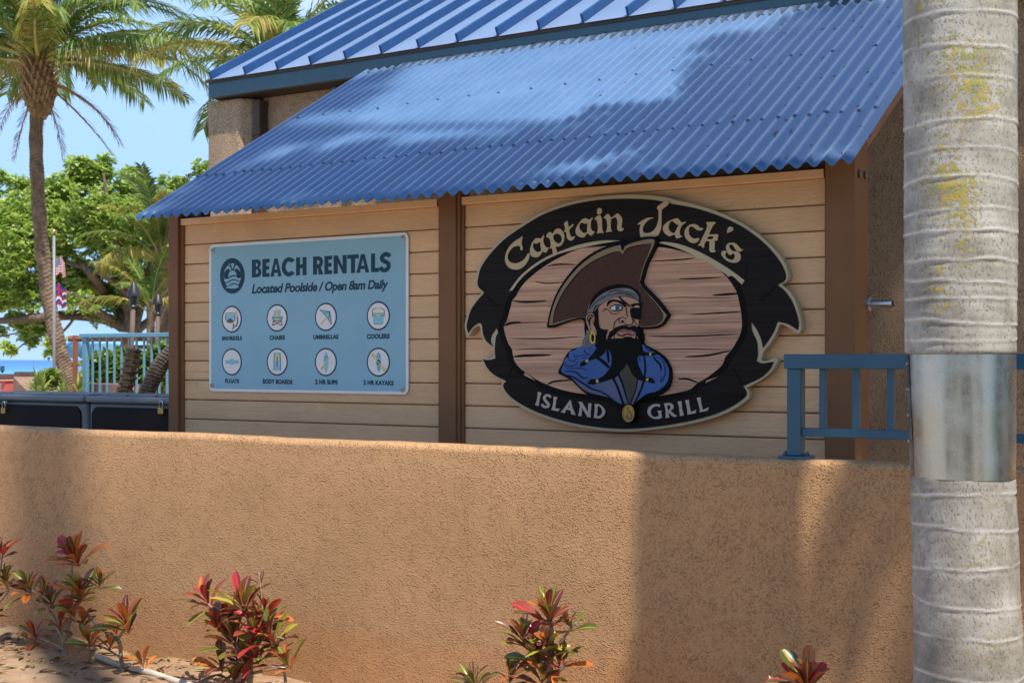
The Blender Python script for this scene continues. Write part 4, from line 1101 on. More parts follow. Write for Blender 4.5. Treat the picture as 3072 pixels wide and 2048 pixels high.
paint('hat_line', M['c_black'], [(Cz, [ribbon(p, w)]) for p, w in (([(400,690),(430,590),(500,520),(600,482),(700,482),(790,530),(815,610)], 26), ([(806,470),(845,525),(905,592),(960,655),(1000,722)], 9), ([(668,236),(640,202),(560,222),(432,282),(334,352),(236,464),(164,578),(120,686),(104,790)], 8), ([(668,238),(705,182),(782,156),(906,138)], 8), ([(660,140),(668,195),(680,160)], 12), ([(110,800),(190,776),(280,750),(362,738)], 12))])
paint('bandana', M['c_grey'], [(Ez, [sm([(180,640),(220,540),(300,420),(400,310),(540,210),(700,140),(880,108),(1050,108),(1180,150),(1260,220),(1310,290),(1322,390,1),(1250,368),(1150,310),(1050,284),(900,284),(760,318),(620,384),(500,450),(400,530),(330,620),(250,645)])]), (Ez, [sm([(50,1390),(60,1290),(95,1200),(150,1150),(230,1165),(230,1300),(330,1290),(362,1250),(352,1345),(210,1435),(60,1410)])]), (Ez, [sm([(150,1050),(200,1060),(220,1140),(150,1145)])])])
paint('skin', M['c_skin'], [(Ez, [sm([(405,640),(420,540),(500,462),(620,388),(760,324),(900,298),(1050,302),(1180,340),(1300,402),(1326,425,1),(1326,560),(1316,800),(1308,955,1),(1280,975),(1200,940),(1100,975),(1000,935),(930,945),(850,970),(760,1000),(730,1040),(660,1090),(630,1200),(612,1330),(590,1348),(576,1280),(590,1140),(625,1035,1),(560,1035),(460,1005),(430,930),(410,800)])]),
    (Ez, [sm([(775,1160,1),(820,1112),(850,1168),(950,1180),(1060,1140),(1180,1165),(1250,1126,1),(1240,1200),(1215,1250),(1190,1240),(1170,1200),(1050,1190),(950,1220),(880,1268),(800,1270),(778,1250)])]),
    (Ez, [sm([(650,1430),(640,1340),(670,1260),(735,1175),(752,1160,1),(755,1220),(700,1262),(682,1340),(690,1420)])]),
    (Ez, [sm([(1272,1180,1),(1330,1230),(1336,1350),(1336,1460),(1315,1460),(1312,1300),(1282,1222)])]),
    (Ez, [sm([(130,760),(150,700),(210,662),(280,667),(320,720),(325,800),(315,860),(310,930),(350,1010),(375,1100),(365,1160),(300,1160),(240,1120),(200,1040),(170,940),(140,860)])])])
paint('lips', M['c_lip'], [(Ez, [sm([(820,1085),(870,1060),(950,1030),(1010,1025),(1090,1050),(1150,1040),(1240,1080),(1235,1120),(1180,1150),(1120,1130),(1040,1120),(960,1155),(890,1150),(840,1125)])])])
coat_l = sm([(142,540),(182,442),(212,332),(272,292),(292,212),(372,184),(442,142),(520,118),(600,137),(690,97),(748,78),(770,110),(900,120),(960,110),(1045,260),(1045,450),(980,560),(900,650),(800,712,1),(1060,700,1),(1150,850),(1240,1050),(1262,1160,1),(1190,1140),(1080,1080),(1000,1032),(860,1000),(700,962),(580,912),(484,842),(404,752),(344,690),(240,632),(165,588)])
coat_r = sm([(1600,82,1),(1650,95),(1740,165),(1890,255),(2010,372),(2086,520),(2086,680),(2036,795),(1945,880),(1800,950),(1650,1000),(1550,1070),(1450,1170,1),(1420,1150),(1480,1000),(1528,850),(1522,710,1),(1660,745),(1690,700),(1620,640),(1570,520),(1530,430),(1530,296),(1620,285),(1740,265),(1640,205)])
paint('coat', M['c_blue'], [(Fz, [coat_l]), (Fz, [coat_r])])
paint('coat_hem', M['c_blue2'], [(Fz, [sm([(345,700,1),(470,745),(690,880),(900,952),(1075,1082),(1000,1032),(860,1000),(700,962),(580,912),(484,842),(404,752)])]), (Fz, [sm([(2050,790,1),(1945,880),(1800,950),(1650,1000),(1550,1070),(1450,1170,1),(1510,1040),(1700,970),(1940,880)])]), (Fz, [[(1110,690),(1170,640),(1230,780),(1345,1140),(1280,1160),(1200,900)]]), (Fz, [[(1535,715),(1610,740),(1560,930),(1440,1160),(1400,1140),(1490,930)]]), (Fz, [sm([(760,800),(900,770),(1060,720),(1150,880),(1235,1080),(1250,1150),(1150,1100),(1000,980),(850,900)])])])
paint('shirt', M['c_cravat'], [(Fz, [sm([(1200,580),(1280,500),(1325,412,1),(1370,490),(1430,620),(1510,690),(1522,740),(1482,900),(1380,1140),(1350,1140),(1300,950),(1230,720)])])])
lines = [(Fz, [ribbon(p, w, taper=tp)]) for p, w, tp in (
    ([(1080,680),(1160,850),(1270,1165)], 42, .8), ([(1180,600),(1262,800),(1350,1140)], 18, .8), ([(1522,700),(1490,900),(1392,1150)], 18, .8), ([(1640,290),(1662,500),(1638,720),(1560,950),(1450,1170)], 34, .7), ([(780,310),(900,390),(1010,500)], 60, .6), ([(965,70),(985,250),(1000,405)], 44, .5),
    ([(230,632),(360,670),(500,760),(700,880),(900,950),(1095,1092)], 28, .3), ([(2070,800),(1950,915),(1700,980),(1550,1075)], 24, .3), ([(190,400),(230,450),(300,470),(380,450),(455,390)], 11, .4), ([(275,230),(270,320),(310,375),(380,370),(420,320)], 11, .4), ([(380,240),(375,300),(440,290),(520,272),(600,268)], 10, .4), ([(560,160),(570,210),(620,250),(690,280)], 12, .6), ([(655,120),(655,190)], 10, .5), ([(190,440),(230,490),(330,510),(480,505),(570,525),(625,555)], 11, .3), ([(205,570),(300,560),(400,580),(500,660),(560,690),(620,660)], 22, .2), ([(640,300),(580,305),(520,330)], 9, .2),
    ([(1800,280),(1850,360),(1930,440),(1950,560)], 34, .2), ([(1870,290),(1980,380),(2020,520),(2010,640),(1950,760),(1945,640)], 14, .4), ([(1555,310),(1575,375)], 22, .6), ([(1640,100),(1750,210)], 26, .5), ([(1745,180),(1900,240)], 16, .5))]
lines += [(Fz, [sm([(690,280),(790,110),(770,-20),(960,-20),(965,110),(915,240),(800,312),(690,355),(640,365),(650,310)])]), (Fz, [sm([(990,-20),(1000,110),(1040,160),(1050,260),(1045,450),(980,560),(900,650),(815,695),(830,765),(905,748),(1010,718),(1110,655),(1200,582),(1280,500),(1325,412,1),(1370,490),(1430,620),(1520,692),(1680,745),(1700,688),(1622,640),(1572,520),(1530,430),(1530,290),(1622,285),(1742,270),(1742,232),(1600,190),(1580,90),(1570,-20)])]),
          (Fz, [sm([(475,478,1),(490,420),(540,380),(600,370),(600,420),(560,460)])]), (Fz, [sm([(612,792,1),(670,715),(730,700),(775,720),(785,770),(740,800)])]), (Fz, [sm([(1842,772,1),(1800,700),(1740,675),(1712,690),(1700,735),(1760,770)])]), (Fz, [sm([(1770,235),(1830,225),(1890,240),(1840,270),(1775,272)])])]
lines += [(Ez, [sm([(600,470),(640,388),(760,358),(880,385),(1000,440),(1035,510),(1005,535),(930,470),(820,412),(720,412),(640,470),(612,520)])]), (Ez, [sm([(1140,470),(1250,445),(1395,430,1),(1362,500),(1280,480),(1180,522)])]), (Ez, [sm([(1140,560),(1190,545),(1362,545,1),(1365,800,1),(1240,800),(1160,760),(1145,680)])]),
          (Ez, [sm([(1310,430,1),(1370,480),(1360,560),(1190,555),(1190,520),(1300,490)])]), (Ez, [sm([(405,560,1),(330,640),(335,720),(325,900),(350,1000),(378,1100),(370,1300),(350,1420),(600,1450),(605,1330),(575,1290),(590,1140),(622,1035),(560,1035),(460,1005),(428,930),(410,800)])]),
          (Ez, [sm([(610,1360),(625,1180),(740,1030),(850,965),(1000,930),(1100,972),(1200,938),(1290,985),(1330,1050),(1330,1250),(1278,1180),(1250,1100),(1180,1060),(1010,1022),(860,1058),(790,1130),(700,1200),(650,1290)])])]
lines += [(Ez, [ribbon(p, w, taper=tp)]) for p, w, tp in (([(870,290),(960,390),(1130,520)], 36, .9), ([(1045,520),(1035,620),(1060,760)], 22, .2), ([(1140,700),(1185,850),(1150,915),(1060,930),(990,885)], 20, .4), ([(1040,800),(970,760),(890,780),(870,860),(910,905)], 16, .4), ([(880,760),(800,840),(755,930),(760,1010)], 20, .3), ([(1180,790),(1230,870),(1290,950)], 16, .3), ([(1135,540),(1130,640),(1150,760)], 18, .4), ([(500,570),(590,570),(650,620),(720,680),(820,675),(900,640)], 13, .2), ([(490,650),(540,590),(600,570)], 12, .2), ([(690,590),(760,620),(890,605)], 10, .3), ([(650,560),(720,500),(820,478),(930,510),(940,580),(870,610),(740,600)], 20, .5), ([(840,1080),(940,1072),(1020,1062),(1110,1085),(1235,1080)], 13, .3), ([(820,1095),(860,1160),(960,1180),(1050,1140),(1180,1165),(1250,1110)], 13, .5), ([(180,870),(165,780),(210,710),(280,720),(300,770)], 24, .3), ([(225,960),(205,860),(230,780),(265,740)], 40, .2), ([(300,940),(285,860),(300,800)], 14, .3), ([(225,985),(240,1030)], 30, .5), ([(120,830),(125,740),(190,660),(280,652),(332,700)], 13, .6), ([(310,930),(352,1010),(378,1100),(366,1165),(300,1165),(230,1110),(190,1020)], 12, .6),
    ([(210,600),(300,470),(420,360),(520,270)], 14, .2), ([(620,210),(760,160),(950,150)], 18, .2), ([(460,370),(600,270),(690,240)], 14, .2), ([(690,280),(800,230),(920,222),(1080,235),(1290,350)], 16, .2), ([(830,195),(950,182),(1120,205),(1310,300)], 12, .2), ([(1000,260),(1140,270),(1320,380)], 12, .3), ([(290,640),(350,520),(430,470)], 22, .2), ([(100,1210),(80,1300),(75,1390)], 7, .4), ([(150,1180),(135,1300),(140,1420)], 7, .4), ([(190,1170),(180,1300),(185,1430)], 7, .4), ([(230,1310),(225,1420)], 7, .4))]
lines += [(Ez, [ell(950, 855, 34, 28, 14)])]
paint('black_drawing', M['c_black'], lines)
paint('eye', M['c_white'], [(Ez, [sm([(690,550,1),(740,515),(820,500),(900,515),(930,552,1),(890,582),(800,592),(720,588)])])])
paint('iris', M['c_iris'], [(Ez, [ell(838, 545, 56, 50, 18)])])
paint('pupil', M['c_black'], [(Ez, [ell(836, 545, 20, 20, 12)])])
paint('eyelid_gap', M['c_skin'], [(Ez, [sm([(1195,540,1),(1250,495),(1310,495),(1335,520),(1330,542,1)])])])
paint('gold_beads', M['c_yellow'], [(Fz, [sm([(580,380),(605,352),(632,372),(605,405)])]), (Fz, [[(765,725),(808,712),(820,755),(782,770)]]), (Fz, [[(1680,695),(1722,692),(1715,735),(1672,735)]]), (Fz, [[(1738,235),(1775,232),(1770,270),(1740,270)]]),
    (Ez, [ell(280, 1215, 66, 135, 26), ell(283, 1215, 34, 100, 26)])])
mb = MB(); Fz.put(mb, [ell(1355, 1325, 124, 176, 36)], layer[0]-0.0006, V0-0.004); md = mb.build('medallion', M['c_black'], cs)
mb = MB(); Fz.put(mb, [ell(1355, 1325, 110, 158, 36)], layer[0]-0.0012); mb.build('medallion_face', M['c_gold'], md)
mb = MB()
Fz.put(mb, [ribbon([(1360,1190),(1345,1255),(1390,1310),(1420,1380),(1385,1425),(1340,1405),(1335,1350),(1310,1385)], 30, taper=.4)], layer[0]-0.0018)
Fz.put(mb, [ribbon([(1350,1178),(1285,1220),(1262,1325),(1285,1420),(1330,1465)], 10, taper=.2)], layer[0]-0.0018)
mb.build('hook_relief', M['ink_brown'], md)
# ================================================================== VEGETATION
def leaf_mat(name, stops, rough=0.4, trans=0.3, tcol=None, spec=0.4, obj=False):
    """thin leaf that lets some sun through; tone differs from leaf to leaf"""
    m, nt, nd, ln, bs = new_mat(name)
    if obj:
        oi = nd.new('ShaderNodeObjectInfo'); rnd = oi.outputs['Random']
    else:
        ge = nd.new('ShaderNodeNewGeometry'); rnd = ge.outputs['Random Per Island']
    rp = ramp(nd, stops); ln.new(rnd, rp.inputs[0])
    co = coords(nd, ln)
    no = N(nd, 'ShaderNodeTexNoise', Scale=9.0, Detail=3.0); ln.new(co, no.inputs['Vector'])
    fac = ramp(nd, [(0.35, 0.0), (0.7, 0.35)]); ln.new(no.outputs[0], fac.inputs[0])
    cc = mixc(nd, ln, fac.outputs[0], rp.outputs[0], [c*0.6 for c in stops[0][1]])
    ln.new(cc, bs.inputs['Base Color']); bs.inputs['Roughness'].default_value = rough
    bs.inputs['Specular IOR Level'].default_value = spec
    tr = nd.new('ShaderNodeBsdfTranslucent')
    tc = mixc(nd, ln, 0.45, cc, tcol or (0.30, 0.42, 0.05)); ln.new(tc, tr.inputs['Color'])
    mx = nd.new('ShaderNodeMixShader'); mx.inputs[0].default_value = trans
    ln.new(bs.outputs[0], mx.inputs[1]); ln.new(tr.outputs[0], mx.inputs[2])
    ln.new(mx.outputs[0], nd['Material Output'].inputs['Surface'])
    return m
M['palm_leaf'] = leaf_mat('palm leaflet', [(0.0, (0.05, 0.11, 0.02)), (0.45, (0.10, 0.19, 0.03)), (0.8, (0.19, 0.27, 0.045)), (1.0, (0.40, 0.36, 0.08))], rough=0.42, spec=0.45)
M['palm_yellow'] = leaf_mat('ageing palm leaflet', [(0.0, (0.14, 0.20, 0.03)), (0.5, (0.28, 0.31, 0.05)), (0.85, (0.42, 0.34, 0.07)), (1.0, (0.40, 0.18, 0.04))], rough=0.4, tcol=(0.5, 0.3, 0.05))
M['palm_dead'] = leaf_mat('dead palm leaflet', [(0.0, (0.10, 0.055, 0.03)), (0.6, (0.20, 0.115, 0.06)), (1.0, (0.28, 0.17, 0.09))], rough=0.7, trans=0.15, tcol=(0.3, 0.15, 0.05))
M['rachis'] = plain('palm rachis', (0.33, 0.30, 0.09), rough=0.45, var=0.2)
M['rachis_dead'] = plain('dry palm rachis', (0.32, 0.16, 0.06), rough=0.6, var=0.25)
M['tree_leaf'] = leaf_mat('shore tree leaf', [(0.0, (0.14, 0.25, 0.035)), (0.35, (0.29, 0.42, 0.06)), (0.7, (0.44, 0.56, 0.13)), (1.0, (0.60, 0.68, 0.28))], rough=0.35, trans=0.45, tcol=(0.5, 0.6, 0.1))
M['bush_leaf'] = leaf_mat('hedge leaf', [(0.0, (0.06, 0.12, 0.02)), (0.5, (0.16, 0.24, 0.03)), (1.0, (0.36, 0.40, 0.06))], rough=0.4, trans=0.35)
M['strap_leaf'] = leaf_mat('strap leaf', [(0.0, (0.10, 0.17, 0.03)), (0.6, (0.22, 0.28, 0.05)), (1.0, (0.40, 0.40, 0.10))], rough=0.4, trans=0.25, obj=True)
def bark(name, lo, hi, sc=14.0, zs=0.35):
    m, nt, nd, ln, bs = new_mat(name)
    co = coords(nd, ln, (1, 1, zs))
    n1 = N(nd, 'ShaderNodeTexNoise', Scale=sc, Detail=6.0, Roughness=0.7); ln.new(co, n1.inputs['Vector'])
    rp = ramp(nd, [(0.3, lo), (0.68, hi)]); ln.new(n1.outputs[0], rp.inputs[0]); ln.new(rp.outputs[0], bs.inputs['Base Color'])
    bs.inputs['Roughness'].default_value = 0.85; bs.inputs['Specular IOR Level'].default_value = 0.2
    b = N(nd, 'ShaderNodeBump', Strength=0.8, Distance=0.02); ln.new(n1.outputs[0], b.inputs['Height']); ln.new(b.outputs[0], bs.inputs['Normal'])
    return m
M['bark_tree'] = bark('grey brown bark', (0.05, 0.035, 0.025), (0.19, 0.135, 0.095))
M['bark_palm'] = bark('date palm trunk', (0.07, 0.045, 0.03), (0.26, 0.18, 0.12), 9.0, 1.0)
M['boots'] = bark('old leaf bases', (0.10, 0.05, 0.025), (0.42, 0.26, 0.13), 12.0, 1.0)

def frond_mesh(name, L, nl, ll, phi0, droop, sag, w, seed, mats, thin=0.0, lift=0.25, start=0.14):
    rg = random.Random(seed); mb = MB()
    K = 16; pts = [Vector((0, 0, 0))]; tg = []
    for i in range(K):
        ph = R(phi0 - droop*((i+0.5)/K)**1.25)
        t = Vector((math.cos(ph), 0.04*math.sin(seed+i*0.4), math.sin(ph))); tg.append(t.normalized())
        pts.append(pts[-1] + t*(L/K))
    mb.tube(pts, [0.012*L*(1-0.88*i/K)+0.002 for i in range(K+1)], 5, m=0)
    for i in range(nl):
        s = start + (1-start)*(i+0.5)/nl
        f = s*K; k = min(int(f), K-1); p = pts[k].lerp(pts[k+1], f-k); t = tg[k]
        n = Vector((0, 1, 0)).cross(t).normalized() * -1
        if n.z < 0: n = -n
        prof = math.sin(math.pi*(0.12+0.80*s))**0.6
        for sd in (-1, 1):
            if rg.random() < thin: continue
            l = ll*prof*rg.uniform(0.8, 1.12)
            d = (Vector((0, sd, 0))*math.cos(R(42)) + t*math.sin(R(42 + 18*s)) + n*lift*rg.uniform(0.3, 1.6)).normalized()
            wv = d.cross(n).normalized()
            sg = sag*rg.uniform(0.6, 1.4)
            a = p; b = p + d*l*0.5 + Vector((0, 0, -sg*l*0.12)); c = p + d*l*0.92 + Vector((0, 0, -sg*l*0.55))
            hw = w*0.5*rg.uniform(0.8, 1.2)
            q = len(mb.v)
            up = n*hw*0.35
            for (pt, ww) in ((a, hw*0.5), (b, hw)):
                mb.v += [tuple(pt - wv*ww + up*(ww/hw)), tuple(pt), tuple(pt + wv*ww + up*(ww/hw))]
            mb.v.append(tuple(c))
            mb.f += [(q, q+1, q+4, q+3), (q+1, q+2, q+5, q+4), (q+3, q+4, q+6), (q+4, q+5, q+6)]; mb.m += [1]*4
    me = bpy.data.meshes.new(name)
    me.from_pydata(mb.v, [], mb.f)
    for mt in mats: me.materials.append(mt)
    me.polygons.foreach_set('material_index', mb.m)
    me.update()
    return me

GREEN = None
def frond_set(L, ll, w, nl, seed, specs, lift=0.25):
    out = []
    for i, (ph, dr, sag, kind) in enumerate(specs):
        mats = {'g': [M['rachis'], M['palm_leaf']], 'y': [M['rachis'], M['palm_yellow']], 'd': [M['rachis_dead'], M['palm_dead']]}[kind]
        out.append(frond_mesh('frond', L, nl, ll, ph, dr, sag, w, seed+i, mats, thin=0.05 if kind != 'd' else 0.3, lift=lift))
    return out

def place_fronds(root, top, meshes, count, lo=0, jit=0.25, az0=0.0, scale=1.0, skip=None, rg=rng):
    """meshes run from upright to hanging; the youngest leaves stand in the middle"""
    k = len(meshes)
    for i in range(count):
        q = (i+0.5)/count
        me = meshes[min(k-1, int(q*k))]
        az = az0 + i*2.39996 + rg.uniform(-jit, jit)
        if skip and skip(az, q): continue
        copy_of(me, 'frond', root, loc=Vector(top) - root.location + Vector((0, 0, -0.22*q*scale)) + Vector((math.cos(az), math.sin(az), 0))*0.05*scale, rot=(rg.uniform(-.25, .25), rg.uniform(-.12, .12), az), scale=scale*rg.uniform(0.88, 1.1))

def knobbly(k=9.0, m=3, amp=0.16):
    return lambda i, j, a: 1 + amp*(((i*0.5 + a*m/(2*math.pi)) % 1.0) - 0.5) + 0.05*math.sin(i*12.9 + j*7.1)

def dense(path, n):
    out = []; k = len(path)-1
    sm_ = []
    for i in range(k):
        p0, p1, p2, p3 = path[max(i-1,0)], path[i], path[i+1], path[min(i+2,k)]
        for s in range(n):
            t = s/n
            sm_.append(0.5*((2*p1) + (p2-p0)*t + (2*p0-5*p1+4*p2-p3)*t*t + (3*p1-p0-3*p2+p3)*t*t*t))
    sm_.append(path[-1]); return sm_

# ---- tall curved date palm on the left
DP = 22.0
path = [Pd(x, y, DP) for x, y in ((228, 1230), (212, 1150), (180, 1050), (150, 920), (130, 780), (118, 640), (110, 500), (108, 400), (112, 320), (118, 230))]
path = [Vector((path[0].x, path[0].y, 0.25))] + path
dp = thing('date_palm', (path[0].x, path[0].y, 0.25), 'tall date palm with a curved scaly trunk at the left edge', 'palm tree')
dn_ = dense(path, 22)
kk = len(dn_)
rad = [0.128*(1.0 - 0.2*i/kk) for i in range(kk)]
mb = MB(); mb.tube(dn_, rad, 14, prof=knobbly(amp=0.17)); mb.build('trunk', M['bark_palm'], dp)
top = dn_[-1]
mb = MB()
core = [top + Vector((0, 0, z)) for z in (-0.72, -0.6, -0.4, -0.15, 0.1, 0.3)]
mb.tube(core, [0.11, 0.17, 0.22, 0.25, 0.22, 0.10], 12)
for i in range(120):
    q = i/120; az = i*2.39996; z = -0.66 + 0.9*q
    rr = 0.15 + 0.11*math.sin(math.pi*min(1, q*0.9+0.05))
    d = Vector((math.cos(az), math.sin(az), 0)); b = top + Vector((0, 0, z)) + d*rr*0.85
    l = 0.10 + 0.10*q + rng.uniform(0, 0.06)
    e_ = b + d*l*(0.25 + 0.7*q) + Vector((0, 0, l*(0.9-0.3*q)))
    s_ = d.cross(Vector((0, 0, 1)))*0.035
    o_ = len(mb.v)
    mb.v += [tuple(b-s_), tuple(b+s_), tuple(e_+s_*0.5), tuple(e_-s_*0.5), tuple(b+d*0.05)]
    mb.f += [(o_, o_+1, o_+4), (o_+1, o_+2, o_+4), (o_+2, o_+3, o_+4), (o_+3, o_, o_+4)]; mb.m += [0]*4
tag(mb.build('leaf_bases', M['boots'], dp), kind='stuff')
specs = [(80, 70, .5, 'g'), (68, 85, .7, 'g'), (55, 90, .9, 'g'), (42, 85, 1.0, 'g'), (30, 75, 1.1, 'g'), (22, 50, 1.2, 'g'), (18, 36, 1.2, 'g'), (13, 28, 1.2, 'y')]
fm = frond_set(3.0, 0.55, 0.034, 74, 11, specs)
place_fronds(dp, top + Vector((0, 0, 0.46)), fm, 48, az0=0.4, scale=1.06)
dead = frond_set(2.3, 0.34, 0.02, 46, 40, [(-38, 18, .4, 'd'), (-62, 20, .4, 'd'), (-15, 50, .6, 'd')])
rt = math.atan2(ST, CT)     # the direction to the right in the picture
for (mi, az, sc_) in ((0, rt, 0.78), (1, rt+math.pi-0.2, 0.62), (2, rt+0.35, 0.75), (2, rt-0.25, 0.85), (1, rt+0.9, 0.6), (1, rt-1.2, 0.5), (2, rt+2.6, 0.6)):
    copy_of(dead[mi], 'dead_frond', dp, loc=top - dp.location + Vector((0, 0, -0.05)), rot=(0, 0, az), scale=sc_)

# ---- palm behind the roof
b2 = Pd(850, 1100, 19.0); t2 = Pd(850, 210, 19.0)
pb = thing('feather_palm', (b2.x, b2.y, 0.25), 'feathery palm rising behind the standing seam roof', 'palm tree')
mb = MB(); mb.tube(dense([Vector((b2.x, b2.y, 0.25)), Vector((b2.x+0.1, b2.y, 2.5)), t2], 14), 0.13, 12, prof=knobbly(amp=0.1)); mb.build('trunk', M['bark_palm'], pb)
fm2 = frond_set(2.3, 0.55, 0.036, 56, 61, [(84, 60, .6, 'g'), (74, 80, .7, 'g'), (62, 95, .9, 'g'), (50, 95, 1.0, 'g'), (36, 80, 1.1, 'y'), (20, 70, 1.1, 'g')])
place_fronds(pb, t2, fm2, 30, az0=1.1)

# ---- small palm with yellow fronds beside the left post
b3 = Pd(478, 1170, 20.0); t3 = Pd(486, 765, 20.0)
p3_ = thing('small_palm', (b3.x, b3.y, 0.25), 'small palm with yellowish fronds between the torches and the left post', 'palm tree')
mb = MB(); mb.tube(dense([Vector((b3.x, b3.y, 0.25)), Pd(493, 1000, 20.0), Pd(491, 860, 20.0), t3], 16), [0.10 - 0.0005*i for i in range(49)], 12, prof=knobbly(amp=0.14)); mb.build('trunk', M['bark_palm'], p3_)
mb = MB(); mb.tube([t3 + Vector((0, 0, z)) for z in (-0.25, -0.1, 0.05, 0.15)], [0.07, 0.15, 0.14, 0.05], 10, prof=knobbly(amp=0.5)); mb.build('leaf_bases', M['boots'], p3_)
fm3 = frond_set(1.35, 0.34, 0.024, 50, 91, [(82, 45, .7, 'g'), (70, 65, .9, 'y'), (52, 75, 1.0, 'g'), (34, 75, 1.2, 'y')])
place_fronds(p3_, t3 + Vector((0, 0, .08)), fm3, 20, az0=0.2)
b3b = Pd(452, 1175, 19.0); t3b = Pd(452, 905, 19.0)
p3b = thing('young_palm', (b3b.x, b3b.y, 0.25), 'low young palm with golden fronds behind the second torch', 'palm tree')
mb = MB(); mb.tube([Vector((b3b.x, b3b.y, 0.25)), t3b], 0.06, 10); mb.build('trunk', M['bark_palm'], p3b)
place_fronds(p3b, t3b, fm3, 11, az0=0.9, scale=0.75)
# ---- leaning palm trunk and cut stump inside the pale railing
mb = MB()
pp = dense([Pd(430, 1215, 11.5), Pd(447, 1160, 11.5), Pd(478, 1100, 11.5), Pd(520, 1050, 11.5), Pd(570, 1000, 11.5), Pd(640, 900, 11.5), Pd(740, 780, 11.5)], 12)
pp = [Vector((pp[0].x-0.05, pp[0].y, 0.25))] + pp
mb.tube(pp, 0.075, 12, prof=knobbly(amp=0.2))
lp_t = thing('leaning_palm', pp[0], 'leaning scaly palm trunk disappearing behind the left brown post', 'palm tree')
mb.build('trunk', M['bark_palm'], lp_t)
place_fronds(lp_t, pp[-1], fm3, 12, az0=0.9, scale=0.5)
mb = MB()
pp = dense([Pd(368, 1215, 11.0), Pd(380, 1150, 11.0), Pd(393, 1090, 11.0), Pd(402, 1045, 11.0)], 12)
mb.tube([Vector((pp[0].x-0.06, pp[0].y, 0.25))] + pp, [0.07]+[0.066 + 0.012*math.sin(i*1.7) for i in range(len(pp))], 12, prof=knobbly(amp=0.35))
tag(mb.build('palm_stump', M['boots'], None), 'rough cut palm stump with old leaf bases in front of the pale railing', 'stump')

# ---- big shore tree
DT = 36.0
tb = Pd(395, 1180, DT)
tree = thing('shore_tree', (tb.x, tb.y, 0.0), 'broad light green shore tree filling the left background', 'tree')
rg = random.Random(5)
limbs = [([(395,1190),(392,1080),(398,990)], .34, .26), ([(398,1000),(330,960),(230,945),(120,952),(0,962),(-90,950)], .20, .07), ([(398,990),(330,900),(270,820),(200,740),(140,640)], .18, .04), ([(398,990),(380,880),(360,760),(330,640),(310,520)], .18, .03), ([(398,990),(430,880),(470,760),(540,640),(600,560)], .17, .03),
         ([(330,960),(240,900),(150,860),(60,800),(-20,740)], .13, .03), ([(398,1000),(480,940),(560,900),(640,860)], .14, .04), ([(230,945),(180,1000),(110,1010),(60,1040),(30,1075)], .04, .01), ([(120,952),(80,990),(20,1005),(-40,1020)], .035, .01), ([(380,880),(300,820),(180,780),(60,700)], .09, .02), ([(360,760),(420,680),(450,600)], .07, .02)]
mb = MB(); branch_pts = []
for pts, r0, r1 in limbs:
    pth = dense([Pd(x, y, DT + rg.uniform(-1.2, 1.2)*(i > 0)) for i, (x, y) in enumerate(pts)], 6)
    mb.tube(pth, [r0 + (r1-r0)*i/(len(pth)-1) for i in range(len(pth))], 8)
    branch_pts.append((pth, r1))
mb.v[0:0] = []
mb.build('trunk', M['bark_tree'], tree, smooth=True)
def rosette(mb, c, size, n, rg, tilt=0.7, m=0):
    ax = Vector((rg.gauss(0, 0.5), rg.gauss(0, 0.5), 1.0)).normalized()
    ex = ax.orthogonal().normalized(); ey = ax.cross(ex)
    for i in range(n):
        a = 2*math.pi*i/n + rg.uniform(-.4, .4)
        d = (ex*math.cos(a) + ey*math.sin(a))
        up = rg.uniform(-0.15, tilt)
        d = (d + ax*up).normalized()
        s_ = d.cross(ax).normalized(); nn_ = s_.cross(d)
        l = size*rg.uniform(.7, 1.15); w = l*0.30
        q = len(mb.v)
        mb.v += [tuple(c + d*l*0.08), tuple(c + d*l*0.62 - s_*w + nn_*w*0.35), tuple(c + d*l*0.66), tuple(c + d*l*0.62 + s_*w + nn_*w*0.35), tuple(c + d*l + nn_*(-0.12*l))]
        mb.f += [(q, q+2, q+1), (q, q+3, q+2), (q+1, q+2, q+4), (q+2, q+3, q+4)]; mb.m += [m]*4
blobs = [(-40,640,105),(55,640,95),(150,600,85),(165,560,60),(250,545,80),(300,515,55),(330,580,95),(420,640,105),(500,610,75),(570,560,62),(620,540,70),(20,770,105),(130,740,115),(260,700,120),(390,760,110),(480,720,95),(70,890,80),(190,860,100),(310,850,100),(420,880,80),(-30,880,70),(20,985,42),(95,1005,40),(165,1030,30),(560,700,90),(600,820,80),(480,870,70),(270,640,90),(60,560,55),(110,990,35),(30,1050,14)]
mb = MB(); px = F/DT
for bx, by, br in blobs:
    dz = rg.uniform(-1.6, 1.6)
    n = int(0.036*br*br) + 30
    sub = [(rg.gauss(0, .5), rg.gauss(0, .45), rg.gauss(0, .5)) for _ in range(max(5, int(br/8)))]
    for i in range(n):
        sx_, sy_, sz_ = rg.choice(sub)
        ang = rg.uniform(0, 2*math.pi); rr_ = 0.5*math.sqrt(rg.random())
        c = Pd(bx + br*(sx_ + rr_*math.cos(ang)), by + br*(sy_*0.9 + 0.8*rr_*math.sin(ang)), DT + dz + br/px*sz_)
        rosette(mb, c, rg.uniform(.13, .23), 7, rg)
crown = mb.build('crown', M['tree_leaf'], tree)
tag(crown, kind='stuff')

